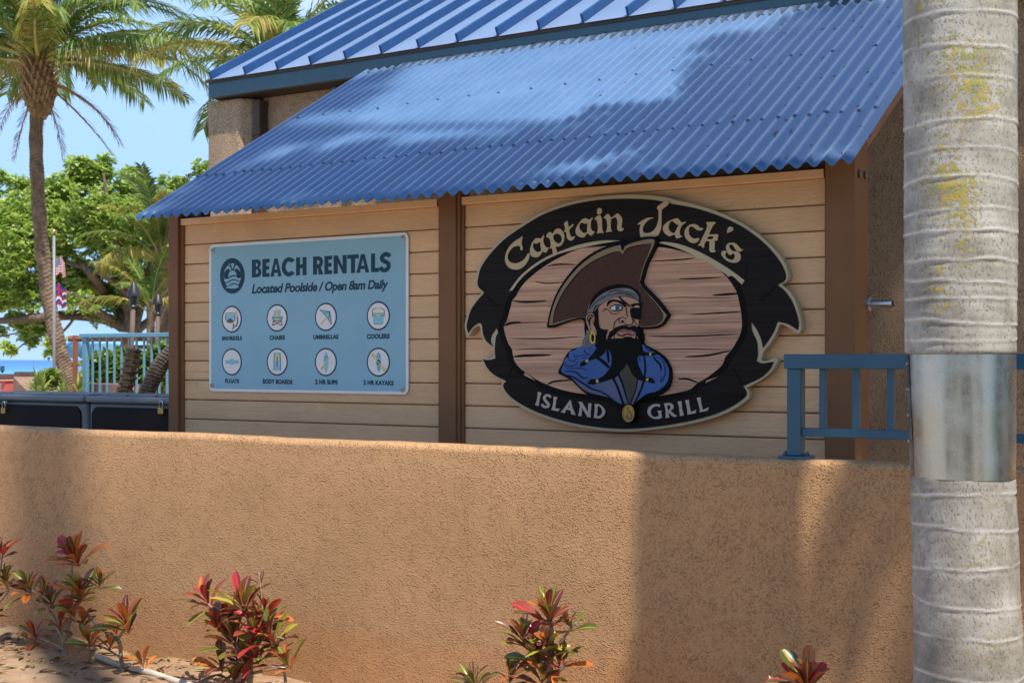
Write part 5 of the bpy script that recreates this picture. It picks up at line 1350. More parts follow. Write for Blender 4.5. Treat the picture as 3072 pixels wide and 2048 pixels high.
# ---- bushes and strap-leaved clumps on the terrace beyond
def bush(px_list, d, size, label, name='hedge_bush', dens=1.0):
    rg = random.Random(int(px_list[0][0]*7+3))
    b = Pd(sum(p[0] for p in px_list)/len(px_list), 1180, d)
    t = thing(name, (b.x, b.y, 0.25), label, 'bush', 'bushes beyond the boxes')
    mb = MB()
    for i, (x, y, r) in enumerate(px_list):
        e_ = Pd(x, y, d); mb.tube([Vector((b.x+0.02*i, b.y, 0.25)), e_.lerp(Vector((b.x, b.y, 0.4)), .4), e_], [0.02, 0.014, 0.006], 5)
    mb.build('stem', M['bark_tree'], t)
    mb = MB(); pxm = F/d
    for (x, y, r) in px_list:
        for i in range(int(dens*r*1.7)+6):
            a = rg.uniform(0, 6.283); rr_ = r*math.sqrt(rg.random())
            rosette(mb, Pd(x+rr_*math.cos(a), y+rr_*math.sin(a)*.9, d + rg.uniform(-r, r)/pxm), size*rg.uniform(.7, 1.2), 6, rg, tilt=1.2)
    tag(mb.build('foliage', M['bush_leaf'], t), kind='stuff')
bush([(285,1110,35),(320,1090,30),(300,1150,36),(345,1120,30)], 17.5, 0.14, 'yellow green bush behind the left half of the pale railing')
bush([(420,1090,30),(450,1120,36),(480,1080,32),(430,1150,30),(490,1140,30),(500,1060,26)], 17.0, 0.14, 'yellow green bush behind the right half of the pale railing')
bush([(130,1155,22),(150,1135,20),(120,1170,18)], 15.5, 0.10, 'low green bush around the foot of the flagpole')
bush([(372,1075,22),(390,1110,26),(360,1140,26)], 18.5, 0.13, 'green bush behind the palm stump')
def clump(x, y, d, n, L, label, seed, w=0.05):
    rg = random.Random(seed); b = Pd(x, y, d)
    t = thing('strap_leaf_plant', b, label, 'plant', 'strap-leaved clumps by the boxes')
    for i in range(n):
        az = i*2.4 + rg.uniform(-.3, .3); el = R(rg.uniform(35, 85)); l = L*rg.uniform(.7, 1.1)
        d_ = Vector((math.cos(az)*math.cos(el), math.sin(az)*math.cos(el), math.sin(el)))
        s_ = d_.cross(Vector((0, 0, 1))).normalized(); mb = MB()
        K = 6
        for q in range(K+1):
            f = q/K; p = b + d_*l*f + Vector((0, 0, -0.5*l*f**2.5*math.cos(el)))
            ww = w*(0.6 + 1.1*f if f < .4 else 1.04*(1-f)/.6)*.5 + 0.002
            mb.v += [tuple(p - s_*ww + Vector((0, 0, ww*.4))), tuple(p), tuple(p + s_*ww + Vector((0, 0, ww*.4)))]
        for q in range(K):
            a = q*3; mb.f += [(a, a+1, a+4, a+3), (a+1, a+2, a+5, a+4)]; mb.m += [0, 0]
        mb.build('leaf', M['strap_leaf'], t, smooth=True)
clump(118, 1190, 14.0, 22, 0.36, 'spiky yellow green strap-leaved clump left of the flagpole', 3)
clump(188, 1192, 14.5, 14, 0.26, 'smaller strap-leaved clump right of the flagpole', 8, 0.035)
clump(235, 1180, 15.0, 12, 0.26, 'strap-leaved clump right of the curved palm trunk', 12, 0.035)

# ================================================================== THINGS BEYOND THE WALL
# ---- pale blue railing
pr = thing('pale_railing', (P(250, 1178, 10.7).x, 10.7, 0.25), 'pale blue railing with thin balusters behind the dark storage boxes', 'railing')
Vr = 10.7
ua, ub = P(246, 1000, Vr).x, P(560, 1000, Vr).x
zt, zb = P(250, 1001, Vr).z, P(250, 1013, Vr).z
mb = MB(); mb.box((ua-0.03, Vr-0.02, zb), (ub, Vr+0.06, zt)); bevel(mb.build('top_rail', M['rail_pale'], pr), 0.006)
mb = MB(); mb.box((ua, Vr, 0.25), (ua+0.072, Vr+0.05, zb)); bevel(mb.build('post', M['rail_pale'], pr), 0.006)
src = None; n = 0; u = ua + 0.155
while u + 0.125*n < ub:
    if src is None:
        mb = MB(); mb.box((u, Vr+0.01, 0.36), (u+0.02, Vr+0.03, zb)); src = mb.build('baluster', M['rail_pale'], pr)
    else: copy_of(src, 'baluster', pr, loc=(0.125*n, 0, 0))
    n += 1
mb = MB(); mb.box((ua+0.072, Vr+0.005, 0.33), (ub, Vr+0.035, 0.37)); mb.build('bottom_rail', M['rail_pale'], pr)
# ---- storage boxes
M['box_grey'] = plain('grey box plastic', (0.19, 0.185, 0.18), spec=0.25, rough=0.5, var=0.08, bump=0.1)
M['box_dark'] = plain('charcoal box plastic', (0.022, 0.018, 0.016), spec=0.08, rough=0.65, var=0.1, bump=0.15, bscale=80)
M['brass'] = plain('brass', (0.55, 0.36, 0.11), rough=0.3, metal=0.9, var=0.15)
BV = 6.45
def storage(xa, xb, xlock, label):
    a, b = P(xa, 1190, BV).x, P(xb, 1190, BV).x
    t = thing('storage_box', ((a+b)/2, BV+0.3, 0.25), label, 'storage box', 'storage boxes behind the wall')
    ztop = 1.335
    mb = MB(); mb.box((a, BV+0.012, 0.25), (b, BV+0.62, ztop-0.045)); bevel(mb.build('body', M['box_grey'], t), 0.03, 4)
    mb = MB(); mb.poly([rrect(a+0.045, 0.33, b-0.045, ztop-0.075, 0.07, 6)], BV-0.004, BV+0.02)
    fp = mb.build('front_panel', M['box_dark'], t); bevel(fp, 0.004)
    mb = MB(); mb.box((a+0.06, BV-0.009, 1.045), (b-0.06, BV-0.0045, 1.052)); mb.build('groove', M['box_grey'], fp)
    mb = MB(); mb.box((a-0.008, BV-0.022, ztop-0.045), (b+0.008, BV+0.64, ztop)); ld = mb.build('lid', M['box_grey'], t); bevel(ld, 0.018, 4)
    mb = MB(); nx_ = 3
    for i in range(3):
        w = (b-a-0.16)/3; mb.box((a+0.05+i*(w+0.03), BV+0.08, ztop+0.0005), (a+0.05+i*(w+0.03)+w, BV+0.54, ztop+0.010))
    for i in range(3):
        w = (b-a-0.16)/3; mm = MB(); mm.box((a+0.05+i*(w+0.03), BV+0.08, ztop-0.002), (a+0.05+i*(w+0.03)+w, BV+0.54, ztop+0.010)); bevel(mm.build('lid_panel', M['box_grey'], ld), 0.006)
    c = P(xlock, 1222, BV-0.03)
    pl = thing('padlock', (c.x, BV-0.03, c.z-0.04), 'brass padlock hanging on the ' + ('left' if xlock < 100 else 'right') + ' dark storage box', 'padlock', 'padlocks on the boxes')
    mb = MB(); mb.box((c.x-0.024, BV-0.042, c.z-0.045), (c.x+0.024, BV-0.022, c.z-0.003)); bevel(mb.build('body', M['brass'], pl), 0.004)
    mb = MB(); mb.tube([(c.x-0.015, BV-0.032, c.z-0.005), (c.x-0.015, BV-0.032, c.z+0.03), (c.x-0.008, BV-0.032, c.z+0.045), (c.x+0.008, BV-0.032, c.z+0.045), (c.x+0.015, BV-0.032, c.z+0.03), (c.x+0.015, BV-0.032, c.z-0.005)], 0.0045, 8); mb.build('shackle', M['steel'], pl, smooth=True)
    mb = MB(); mb.box((c.x-0.02, BV-0.028, c.z+0.035), (c.x+0.02, BV-0.005, c.z+0.052)); mb.build('hasp', M['box_grey'], t)
storage(-110, 254, 12, 'dark grey plastic storage box at the left edge behind the wall')
storage(263, 545, 484, 'dark grey plastic storage box beside the left brown post')
# ---- torches
M['torch_metal'] = plain('blackened torch metal', (0.05, 0.045, 0.05), rough=0.45, metal=0.5, var=0.3)
M['bamboo'] = plain('weathered pole', (0.13, 0.09, 0.065), rough=0.7, var=0.2)
def torch(xh, yt, yb, xb, d, label):
    s = F/d; h = Pd(xh, yb, d); b = Pd(xb, 1180, d)
    t = thing('tiki_torch', (b.x, b.y, 0.25), label, 'torch', 'torches by the terrace')
    mb = MB(); k = (yb-yt)/s
    mb.lathe((h.x, h.y, h.z), [(0.088, 0), (0.09, 0.012), (0.075, k*.3), (0.045, k*.72), (0.02, k*.97), (0.006, k)], 18); mb.build('hood', M['torch_metal'], t, smooth=True, autosmooth=40)
    dirv = (Vector((b.x, b.y, 0.25)) - h)
    mb = MB(); mb.tube([h + Vector((0, 0, 0.0)), h + dirv*0.045], [0.05, 0.045], 14); mb.tube([h + dirv*0.045, h + dirv*0.06], [0.03, 0.05], 14); mb.build('burner', M['torch_metal'], t, smooth=True, autosmooth=40)
    mb = MB(); mb.tube([h + dirv*0.055, h + dirv*0.3, h + dirv*0.6, Vector((b.x, b.y, 0.25))], [0.032, 0.03, 0.032, 0.034], 12); mb.build('pole', M['bamboo'], t, smooth=True)
torch(401, 845, 889, 378, 16.5, 'black hooded tiki torch on a leaning pole, nearer of the two')
torch(474, 879, 914, 464, 18.6, 'black hooded tiki torch beside the small palm, farther of the two')
# ---- flagpole and flags
def flag_mat(name, hawaii):
    m, nt, nd, ln, bs = new_mat(name)
    uv = nd.new('ShaderNodeUVMap'); sp = nd.new('ShaderNodeSeparateXYZ'); ln.new(uv.outputs[0], sp.inputs[0])
    U, Vv = sp.outputs[0], sp.outputs[1]
    n = 8 if hawaii else 13
    k = math_n(nd, ln, 'FLOOR', math_n(nd, ln, 'MULTIPLY', Vv, float(n)))
    if hawaii:
        st = ramp(nd, [(0.0, (0.45, 0.02, 0.04)), (0.17, (0.03, 0.06, 0.30)), (0.5, (0.75, 0.75, 0.75))], 'CONSTANT')
        ln.new(math_n(nd, ln, 'DIVIDE', math_n(nd, ln, 'MODULO', k, 3.0), 3.0), st.inputs[0]); body = st.outputs[0]
        cant = (0.03, 0.05, 0.25); cu, cv = 0.5, 0.5
    else:
        odd = math_n(nd, ln, 'MODULO', k, 2.0)
        body = mixc(nd, ln, odd, (0.50, 0.03, 0.05), (0.75, 0.75, 0.75)); cant = (0.02, 0.035, 0.16); cu, cv = 0.4, 0.46
    ic = math_n(nd, ln, 'MULTIPLY', math_n(nd, ln, 'LESS_THAN', U, cu), math_n(nd, ln, 'GREATER_THAN', Vv, cv))
    cant_c = cant
    if hawaii:
        cx = math_n(nd, ln, 'ABSOLUTE', math_n(nd, ln, 'SUBTRACT', U, 0.25)); cy = math_n(nd, ln, 'ABSOLUTE', math_n(nd, ln, 'SUBTRACT', Vv, 0.75))
        cr = math_n(nd, ln, 'LESS_THAN', math_n(nd, ln, 'MINIMUM', cx, cy), 0.05)
        cant_c = mixc(nd, ln, cr, cant, (0.55, 0.03, 0.05))
    else:
        vo = N(nd, 'ShaderNodeTexVoronoi', Scale=18.0, Randomness=0.0); ln.new(uv.outputs[0], vo.inputs['Vector'])
        cant_c = mixc(nd, ln, math_n(nd, ln, 'LESS_THAN', vo.outputs['Distance'], 0.28), cant, (0.75, 0.75, 0.75))
    cc = mixc(nd, ln, ic, body, cant_c); ln.new(cc, bs.inputs['Base Color']); bs.inputs['Roughness'].default_value = 0.8
    tr = nd.new('ShaderNodeBsdfTranslucent'); ln.new(cc, tr.inputs['Color']); mx = nd.new('ShaderNodeMixShader'); mx.inputs[0].default_value = 0.3
    ln.new(bs.outputs[0], mx.inputs[1]); ln.new(tr.outputs[0], mx.inputs[2]); ln.new(mx.outputs[0], nd['Material Output'].inputs['Surface'])
    return m
fb = Pd(163, 1190, 20.0); ft = Pd(162, 700, 20.0)
M['pole_white'] = plain('grey pole paint', (0.22, 0.22, 0.23), rough=0.4, var=0.06)
fpole = thing('flagpole', (fb.x, fb.y, 0.25), 'thin grey flagpole behind the curved palm trunk', 'flagpole')
mb = MB(); mb.tube([Vector((fb.x, fb.y, 0.25)), ft], [0.026, 0.021], 12); mb.build('pole', M['pole_white'], fpole, smooth=True)
mb = MB(); mb.lathe((ft.x, ft.y, ft.z-0.01), [(0.02, 0), (0.045, 0.02), (0.05, 0.04), (0.035, 0.065), (0.01, 0.08)], 12); mb.build('finial', M['brass'], fpole, smooth=True)
def flag(ztop_px, zbot_px, wid, drop, mat, label, seed):
    """cloth hanging half furled from its hoist"""
    zt = Pd(163, ztop_px, 20).z; H = (zbot_px-ztop_px)/195.0
    right = Vector((CT, ST, 0)); fw = Vector((-ST, CT, 0)); mb = MB(); nx_, ny_ = 26, 16; uvs = []
    for j in range(ny_+1):
        for i in range(nx_+1):
            s, t = i/nx_, j/ny_
            p = Vector((ft.x, ft.y, 0)) + right*(0.03 + wid*(s - 0.30*s*s)) + fw*(0.045*math.sin(s*11+seed+t*1.5)*s**.6)
            p.z = zt - H*t*(1-0.15*s) - drop*s**1.4 - 0.03*math.sin(s*9+seed)
            mb.v.append(tuple(p)); uvs.append((s, 1-t))
    for j in range(ny_):
        for i in range(nx_):
            a = j*(nx_+1)+i; mb.f.append((a, a+nx_+1, a+nx_+2, a+1)); mb.m.append(0)
    o = mb.build('flag', mat, None, smooth=True)
    uvl = o.data.uv_layers.new(name='UVMap')
    for l in o.data.loops: uvl.data[l.index].uv = uvs[l.vertex_index]
    tag(o, label, 'flag', 'flags on the flagpole')
flag(768, 822, 0.20, 0.10, flag_mat('stars and stripes cloth', False), 'upper flag with red and white stripes and a starred blue corner', 1.0)
flag(850, 918, 0.21, 0.10, flag_mat('island flag cloth', True), 'lower flag with white, red and blue stripes under the starred flag', 2.6)
# ---- far terrace walls, pergola, awning, lantern, red cart
M['far_wall'] = plain('brown terrace wall', (0.26, 0.15, 0.11), rough=0.85, var=0.15, vscale=2)
M['far_cap'] = plain('terracotta cap', (0.36, 0.19, 0.13), rough=0.8, var=0.15)
mb = MB(); d = 24.0
a, b = Pd(-60, 1125, d), Pd(40, 1125, d); c, e_ = Pd(42, 1118, d+2), Pd(240, 1118, d+2)
def upright(p, q, z0, z1, th):
    mb = MB(); dr = (q-p); dr.z = 0; dr.normalize(); nn_ = Vector((-dr.y, dr.x, 0))*th
    vs = [p, q, q+nn_, p+nn_]
    mb.v += [(v.x, v.y, z0) for v in vs] + [(v.x, v.y, z1) for v in vs]
    for f in ((0,3,2,1),(4,5,6,7),(0,1,5,4),(1,2,6,5),(2,3,7,6),(3,0,4,7)): mb.f.append(f); mb.m.append(0)
    return mb
tw = thing('terrace_wall', (a.x, a.y, 0.25), 'brown terrace wall with a terracotta cap at the far left by the sea', 'wall')
upright(a, b, 0.2, a.z-0.04, 0.3).build('wall', M['far_wall'], tw); upright(a, b, a.z-0.04, a.z+0.02, 0.34).build('cap', M['far_cap'], tw)
tw2 = thing('terrace_wall', (c.x, c.y, 0.25), 'brown terrace wall running behind the strap-leaved clump and the pale railing', 'wall')
upright(c, e_, 0.2, c.z-0.04, 0.3).build('wall', M['far_wall'], tw2); upright(c, e_, c.z-0.04, c.z+0.02, 0.34).build('cap', M['far_cap'], tw2)
# stair flank sloping down to the boxes
p0, p1 = Pd(40, 1130, 16.0), Pd(96, 1188, 15.0); mb = upright(p0, p1, 0.25, 1.0, 0.4)
for i in (4, 7): mb.v[i] = (mb.v[i][0], mb.v[i][1], p0.z)
for i in (5, 6): mb.v[i] = (mb.v[i][0], mb.v[i][1], p1.z)
tag(mb.build('stair_flank', M['far_wall'], None, fixn=True), 'sloping brown stair flank wall left of the strap-leaved clump', 'wall')
# low planter wall behind railing
p0, p1 = Pd(255, 1155, 16.0), Pd(375, 1140, 15.2)
tag(upright(p0, p1, 0.25, Pd(255, 1150, 16).z, 0.3).build('planter_wall', M['far_wall'], None), 'low brown planter wall seen through the pale railing', 'wall')
l0 = Pd(7, 1118, 23.5)
lt = thing('garden_lantern', l0, 'small dark tiered lantern standing on the far brown wall', 'lantern')
mb = MB(); mb.lathe(l0, [(0.02, 0), (0.02, 0.03)], 10); mb.build('foot', M['torch_metal'], lt)
for k_ in range(3):
    mb = MB(); mb.lathe((l0.x, l0.y, l0.z+0.03+0.032*k_), [(0.03, 0), (0.042, 0.006), (0.042, 0.02), (0.03, 0.026)], 12); mb.build('louvre', plain('lantern green', (0.03, 0.06, 0.04)), lt)
# red topped cart/bin near the far wall
r0 = Pd(18, 1190, 20.0)
rc = thing('service_cart', (r0.x, r0.y, 0.25), 'small red and cream service cart at the far left edge', 'cart')
mb = MB(); mb.box((r0.x-0.5, r0.y, 0.25), (r0.x-0.06, r0.y+0.4, 1.22)); bevel(mb.build('body', plain('cart cream', (0.5, 0.34, 0.25)), rc), 0.02)
mb = MB(); mb.box((r0.x-0.06, r0.y-0.05, 0.25), (r0.x+0.05, r0.y+0.3, 1.26)); bevel(mb.build('door', plain('cart red', (0.45, 0.09, 0.08)), rc), 0.02)
mb = MB(); mb.box((r0.x-0.12, r0.y-0.08, 1.262), (r0.x+0.07, r0.y+0.32, 1.29)); bevel(mb.build('lid', plain('cart lid', (0.55, 0.2, 0.15)), rc), 0.01)
# pergola
M['redwood'] = plain('red brown timber', (0.17, 0.06, 0.03), rough=0.6, var=0.2)
pd_ = 19.5
pg = thing('pergola', (Pd(226, 1180, pd_).x, Pd(226, 1180, pd_).y, 0.25), 'red brown timber trellis with posts and rails behind the pale railing', 'pergola')
def beam(x0, y0, x1, y1, th, nm, d0=pd_, d1=pd_):
    mb = MB(); mb.tube([Pd(x0, y0, d0), Pd(x1, y1, d1)], th, 4); mb.build(nm, M['redwood'], pg)
for x in (226, 376, 470): beam(x, 1006, x, 1235, 0.05, 'post')
beam(205, 1016, 520, 1014, 0.045, 'rail'); beam(215, 1092, 245, 1092, 0.03, 'rail'); beam(360, 1040, 520, 1042, 0.03, 'rail')
# blue canvas awning
aw = Pd(320, 1075, 27.0)
t = thing('canvas_awning', (aw.x, aw.y, 0.25), 'faded blue arched canvas awning behind the trellis', 'awning')
M['awning'] = plain('faded blue canvas', (0.16, 0.36, 0.50), rough=0.8, var=0.12)
mb = MB(); right = Vector((CT, ST, 0)); fw = Vector((-ST, CT, 0)); nx_, ny_ = 24, 10
for j in range(ny_+1):
    for i in range(nx_+1):
        s = i/nx_*2-1; q = j/ny_
        p = Pd(318 + 132*s, 1030 + 16*s*s + 9*max(0, s)**2, 27.0) + fw*(1.2*q)
        p.z += 0.25*math.sin(math.pi*q) - 0.0
        mb.v.append(tuple(p))
for j in range(ny_):
    for i in range(nx_):
        a_ = j*(nx_+1)+i; mb.f.append((a_, a_+1, a_+nx_+2, a_+nx_+1)); mb.m.append(0)
o = mb.build('canopy', M['awning'], t, smooth=True)
mb = MB()
for i in range(49):
    s = i/48*2-1; p = Pd(318+132*s, 1030 + 16*s*s + 9*max(0, s)**2, 27.0); p2 = p.copy(); p2.z = Pd(0, 1072 + 4*math.sin(i*1.3), 27.0).z
    wv = fw*(-0.03 - 0.03*math.sin(i*1.9)); mb.v += [tuple(p), tuple(p2 + wv)]
for i in range(48): mb.f.append((2*i, 2*i+1, 2*i+3, 2*i+2)); mb.m.append(0)
mb.build('valance', M['awning'], o, smooth=True)
mb = MB()
for s in (-.95, .95):
    q = Pd(318+132*s, 1050, 27.0); mb = MB(); mb.tube([Vector((q.x, q.y, 0.25)), Vector((q.x, q.y, q.z))], 0.03, 8); mb.build('pole', M['pole_white'], t)
# ================================================================== FOREGROUND
# ---- grey ringed palm in front of the wall
def trunk_mat():
    m, nt, nd, ln, bs = new_mat('grey ringed palm bark')
    tc = nd.new('ShaderNodeTexCoord')
    sp = nd.new('ShaderNodeSeparateXYZ'); ln.new(tc.outputs['Object'], sp.inputs[0])
    n1 = N(nd, 'ShaderNodeTexNoise', Scale=7.0, Detail=6.0, Roughness=0.65); ln.new(tc.outputs['Object'], n1.inputs['Vector'])
    base = ramp(nd, [(0.30, (0.21, 0.19, 0.16)), (0.5, (0.34, 0.315, 0.27)), (0.72, (0.47, 0.45, 0.40))]); ln.new(n1.outputs[0], base.inputs[0])
    # pores: short upright dashes
    mp = nd.new('ShaderNodeMapping'); mp.inputs['Scale'].default_value = (150, 150, 75); ln.new(tc.outputs['Object'], mp.inputs['Vector'])
    n2 = N(nd, 'ShaderNodeTexNoise', Scale=1.0, Detail=2.0, Roughness=0.6); ln.new(mp.outputs[0], n2.inputs['Vector'])
    por = ramp(nd, [(0.54, 0.0), (0.70, 0.62)]); ln.new(n2.outputs[0], por.inputs[0])
    mot = ramp(nd, [(0.35, (0.70, 0.68, 0.64)), (0.65, (1.15, 1.14, 1.12))]); n1b = N(nd, 'ShaderNodeTexNoise', Scale=2.3, Detail=4.0, Roughness=0.6); ln.new(tc.outputs['Object'], n1b.inputs['Vector']); ln.new(n1b.outputs[0], mot.inputs[0])
    base_c = mixc(nd, ln, 1.0, base.outputs[0], mot.outputs[0], 'MULTIPLY')
    c = mixc(nd, ln, por.outputs[0], base_c, (0.11, 0.095, 0.08))
    # pale crustose lichen
    n3 = N(nd, 'ShaderNodeTexNoise', Scale=26.0, Detail=5.0, Roughness=0.7); ln.new(tc.outputs['Object'], n3.inputs['Vector'])
    n3b = N(nd, 'ShaderNodeTexNoise', Scale=3.4, Detail=2.0); ln.new(tc.outputs['Object'], n3b.inputs['Vector'])
    pal = ramp(nd, [(0.98, 0.0), (1.1, 0.8)]); ln.new(math_n(nd, ln, 'ADD', n3.outputs[0], n3b.outputs[0]), pal.inputs[0])
    pal.color_ramp.elements[0].position = 0.60; pal.color_ramp.elements[1].position = 0.68
    psum = math_n(nd, ln, 'MULTIPLY', math_n(nd, ln, 'ADD', n3.outputs[0], n3b.outputs[0]), 0.5); ln.new(psum, pal.inputs[0])
    c = mixc(nd, ln, pal.outputs[0], c, (0.44, 0.46, 0.36))
    # mustard lichen, thick on the upper left flank, thinning elsewhere
    n4 = N(nd, 'ShaderNodeTexNoise', Scale=62.0, Detail=4.0, Roughness=0.7); ln.new(tc.outputs['Object'], n4.inputs['Vector'])
    n5 = N(nd, 'ShaderNodeTexNoise', Scale=5.0, Detail=3.0); ln.new(tc.outputs['Object'], n5.inputs['Vector'])
    at = nd.new('ShaderNodeAttribute'); at.attribute_name = 'lichen'
    ms = math_n(nd, ln, 'ADD', math_n(nd, ln, 'MULTIPLY', n5.outputs[0], 0.62), math_n(nd, ln, 'MULTIPLY', at.outputs['Fac'], 0.20))
    ms = math_n(nd, ln, 'ADD', ms, math_n(nd, ln, 'MULTIPLY', n4.outputs[0], 0.9))
    lr = ramp(nd, [(0.955, 0.0), (0.985, 0.9)]); ln.new(ms, lr.inputs[0])
    n6 = N(nd, 'ShaderNodeTexNoise', Scale=30.0, Detail=2.0); ln.new(tc.outputs['Object'], n6.inputs['Vector'])
    lc = ramp(nd, [(0.35, (0.24, 0.26, 0.07)), (0.6, (0.40, 0.29, 0.05))]); ln.new(n6.outputs[0], lc.inputs[0])
    c = mixc(nd, ln, lr.outputs[0], c, lc.outputs[0])
    sc = nd.new('ShaderNodeAttribute'); sc.attribute_name = 'scar'
    c = mixc(nd, ln, math_n(nd, ln, 'MULTIPLY', sc.outputs['Fac'], 0.85), c, (0.64, 0.61, 0.56))
    ln.new(c, bs.inputs['Base Color']); bs.inputs['Roughness'].default_value = 0.8; bs.inputs['Specular IOR Level'].default_value = 0.25
    h = math_n(nd, ln, 'SUBTRACT', math_n(nd, ln, 'MULTIPLY', lr.outputs[0], 0.5), math_n(nd, ln, 'MULTIPLY', por.outputs[0], 0.5))
    h = math_n(nd, ln, 'ADD', h, math_n(nd, ln, 'MULTIPLY', n3.outputs[0], 0.5))
    b = N(nd, 'ShaderNodeBump', Strength=0.8, Distance=0.004); ln.new(h, b.inputs['Height']); ln.new(b.outputs[0], bs.inputs['Normal'])
    return m
M['ring_bark'] = trunk_mat()
DG = 4.2
def tz(y): return CAMH + DG*(HZ-y)/F
tc_pts = [(2650, 2914, 158), (2040, 2907, 155), (1700, 2895, 151), (1436, 2888, 148), (1415, 2887, 144), (1072, 2881, 150), (1054, 2880, 160), (500, 2879, 162), (0, 2878, 164.5), (-800, 2878, 166)]
tcz = [(tz(y), x, r) for y, x, r in tc_pts]
G0 = Pd(2912, 2600, DG); G0.z = 0.0
gp = thing('ringed_palm', G0, 'grey ringed palm trunk with yellow lichen and a metal band, in front of the wall', 'palm tree')
GH = 6.1
def trunk_at(z):
    if z <= tcz[0][0]: x, r = tcz[0][1], tcz[0][2]
    elif z >= tcz[-1][0]: x, r = tcz[-1][1], tcz[-1][2]
    else:
        for (z0, x0, r0), (z1, x1, r1) in zip(tcz, tcz[1:]):
            if z0 <= z <= z1:
                f = (z-z0)/(z1-z0); f = f*f*(3-2*f); x = x0+(x1-x0)*f; r = r0+(r1-r0)*f; break
    p = Pd(x, HZ, DG)
    q = max(0, z-4.0)
    return Vector((p.x + 0.04*q*q, p.y + 0.20*q*q, z)), r*DG/F
scars = [tz(y) for y in (-60, 72, 168, 255, 384, 472, 562, 643, 704, 790, 846, 899, 969, 1017, 1479, 1574, 1691, 1794, 1892, 2006, 2110, 2230)]
rgs = random.Random(21)
scars = [(z, rgs.uniform(-.016, .016), rgs.uniform(0, 6.28), rgs.uniform(0.6, 1.3)) for z in scars] + [(2.85+0.105*k, rgs.uniform(-.012, .012), rgs.uniform(0, 6.28), 0.9) for k in range(1, 60)]
zs = [0.0 + 0.05*i for i in range(11)]
z = 0.55
while z < 3.0: zs.append(z); z += 0.0055
while z < GH: zs.append(z); z += 0.06
NS = 64
me = bpy.data.meshes.new('trunk'); vs, fs, sv, lv_ = [], [], [], []
for z in zs:
    c, r = trunk_at(z)
    flare = 0.05*math.exp(-z/0.25)
    for j in range(NS):
        a = 2*math.pi*j/NS
        off, sm_ = 0.0, 0.0
        if z < 3.4:
            for (zz, tl_, ph, st_) in scars:
                dz_ = z - (zz + tl_*math.cos(a-ph) + 0.007*noise.noise(Vector((math.cos(a)*2, math.sin(a)*2, zz*9))) + 0.002*noise.noise(Vector((math.cos(a)*9, math.sin(a)*9, zz*9))))
                if abs(dz_) < 0.03:
                    st2 = st_*max(0.12, 0.62 + 0.9*noise.noise(Vector((math.cos(a)*2.2, math.sin(a)*2.2, zz*5.0))))
                    off += st2*(0.0024*math.exp(-(dz_/0.0045)**2) - 0.0024*math.exp(-((dz_+0.012)/0.008)**2) + 0.0010*math.exp(-((dz_-0.02)/0.012)**2))
                    sm_ = max(sm_, min(1, 1.3*st2)*math.exp(-(dz_/0.0042)**2))
        off += 0.004*noise.noise(Vector((math.cos(a)*1.5, math.sin(a)*1.5, z*2.0)))
        rr_ = r + flare + off
        vs.append((c.x + rr_*math.cos(a) - G0.x, c.y + rr_*math.sin(a) - G0.y, z)); sv.append(min(1, sm_))
        # flank that faces up-left in the picture
        toc = Vector((math.cos(a), math.sin(a), 0)); lf = toc.dot(Vector((-0.35*CT+0.75*ST, -0.35*ST-0.75*CT, 0)))
        zf = 1.0 if z > 2.0 else max(0.35, (z-1.2)/0.8) if z > 1.65 else 0.25
        lv_.append(max(0, lf)*zf)
for i in range(len(zs)-1):
    for j in range(NS):
        j2 = (j+1) % NS; fs.append((i*NS+j, i*NS+j2, (i+1)*NS+j2, (i+1)*NS+j))
me.from_pydata(vs, [], fs); me.materials.append(M['ring_bark'])
me.polygons.foreach_set('use_smooth', [True]*len(fs))
for nm, dat in (('scar', sv), ('lichen', lv_)):
    at_ = me.attributes.new(nm, 'FLOAT', 'POINT'); at_.data.foreach_set('value', dat)
me.update()
to = bpy.data.objects.new('trunk', me); COL.objects.link(to); to.parent = gp
# metal climbing guard
def guard_mat():
    m, nt, nd, ln, bs = new_mat('weathered aluminium sheet')
    tc = nd.new('ShaderNodeTexCoord')
    mp = nd.new('ShaderNodeMapping'); mp.inputs['Scale'].default_value = (60, 60, 2.0); ln.new(tc.outputs['Object'], mp.inputs['Vector'])
    n1 = N(nd, 'ShaderNodeTexNoise', Scale=1.0, Detail=5.0, Roughness=0.7); ln.new(mp.outputs[0], n1.inputs['Vector'])
    n2 = N(nd, 'ShaderNodeTexNoise', Scale=9.0, Detail=6.0, Roughness=0.7); ln.new(tc.outputs['Object'], n2.inputs['Vector'])
    n3 = N(nd, 'ShaderNodeTexNoise', Scale=240.0, Detail=1.0); ln.new(tc.outputs['Object'], n3.inputs['Vector'])
    rp = ramp(nd, [(0.3, (0.34, 0.36, 0.36)), (0.6, (0.46, 0.48, 0.47)), (0.75, (0.56, 0.58, 0.56))]); ln.new(n2.outputs[0], rp.inputs[0])
    c = mixc(nd, ln, math_n(nd, ln, 'MULTIPLY', n3.outputs[0], 0.5), rp.outputs[0], (0.22, 0.24, 0.24))
    ln.new(c, bs.inputs['Base Color']); bs.inputs['Metallic'].default_value = 0.95
    rr_ = ramp(nd, [(0.3, 0.18), (0.7, 0.38)]); ln.new(n2.outputs[0], rr_.inputs[0]); ln.new(rr_.outputs[0], bs.inputs['Roughness'])
    h = math_n(nd, ln, 'ADD', n1.outputs[0], math_n(nd, ln, 'MULTIPLY', n2.outputs[0], 0.25))
    b = N(nd, 'ShaderNodeBump', Strength=0.11, Distance=0.005); ln.new(h, b.inputs['Height']); ln.new(b.outputs[0], bs.inputs['Normal'])
    return m
mb = MB(); z0, z1 = tz(1428), tz(1063); nz = 10; NA = 72
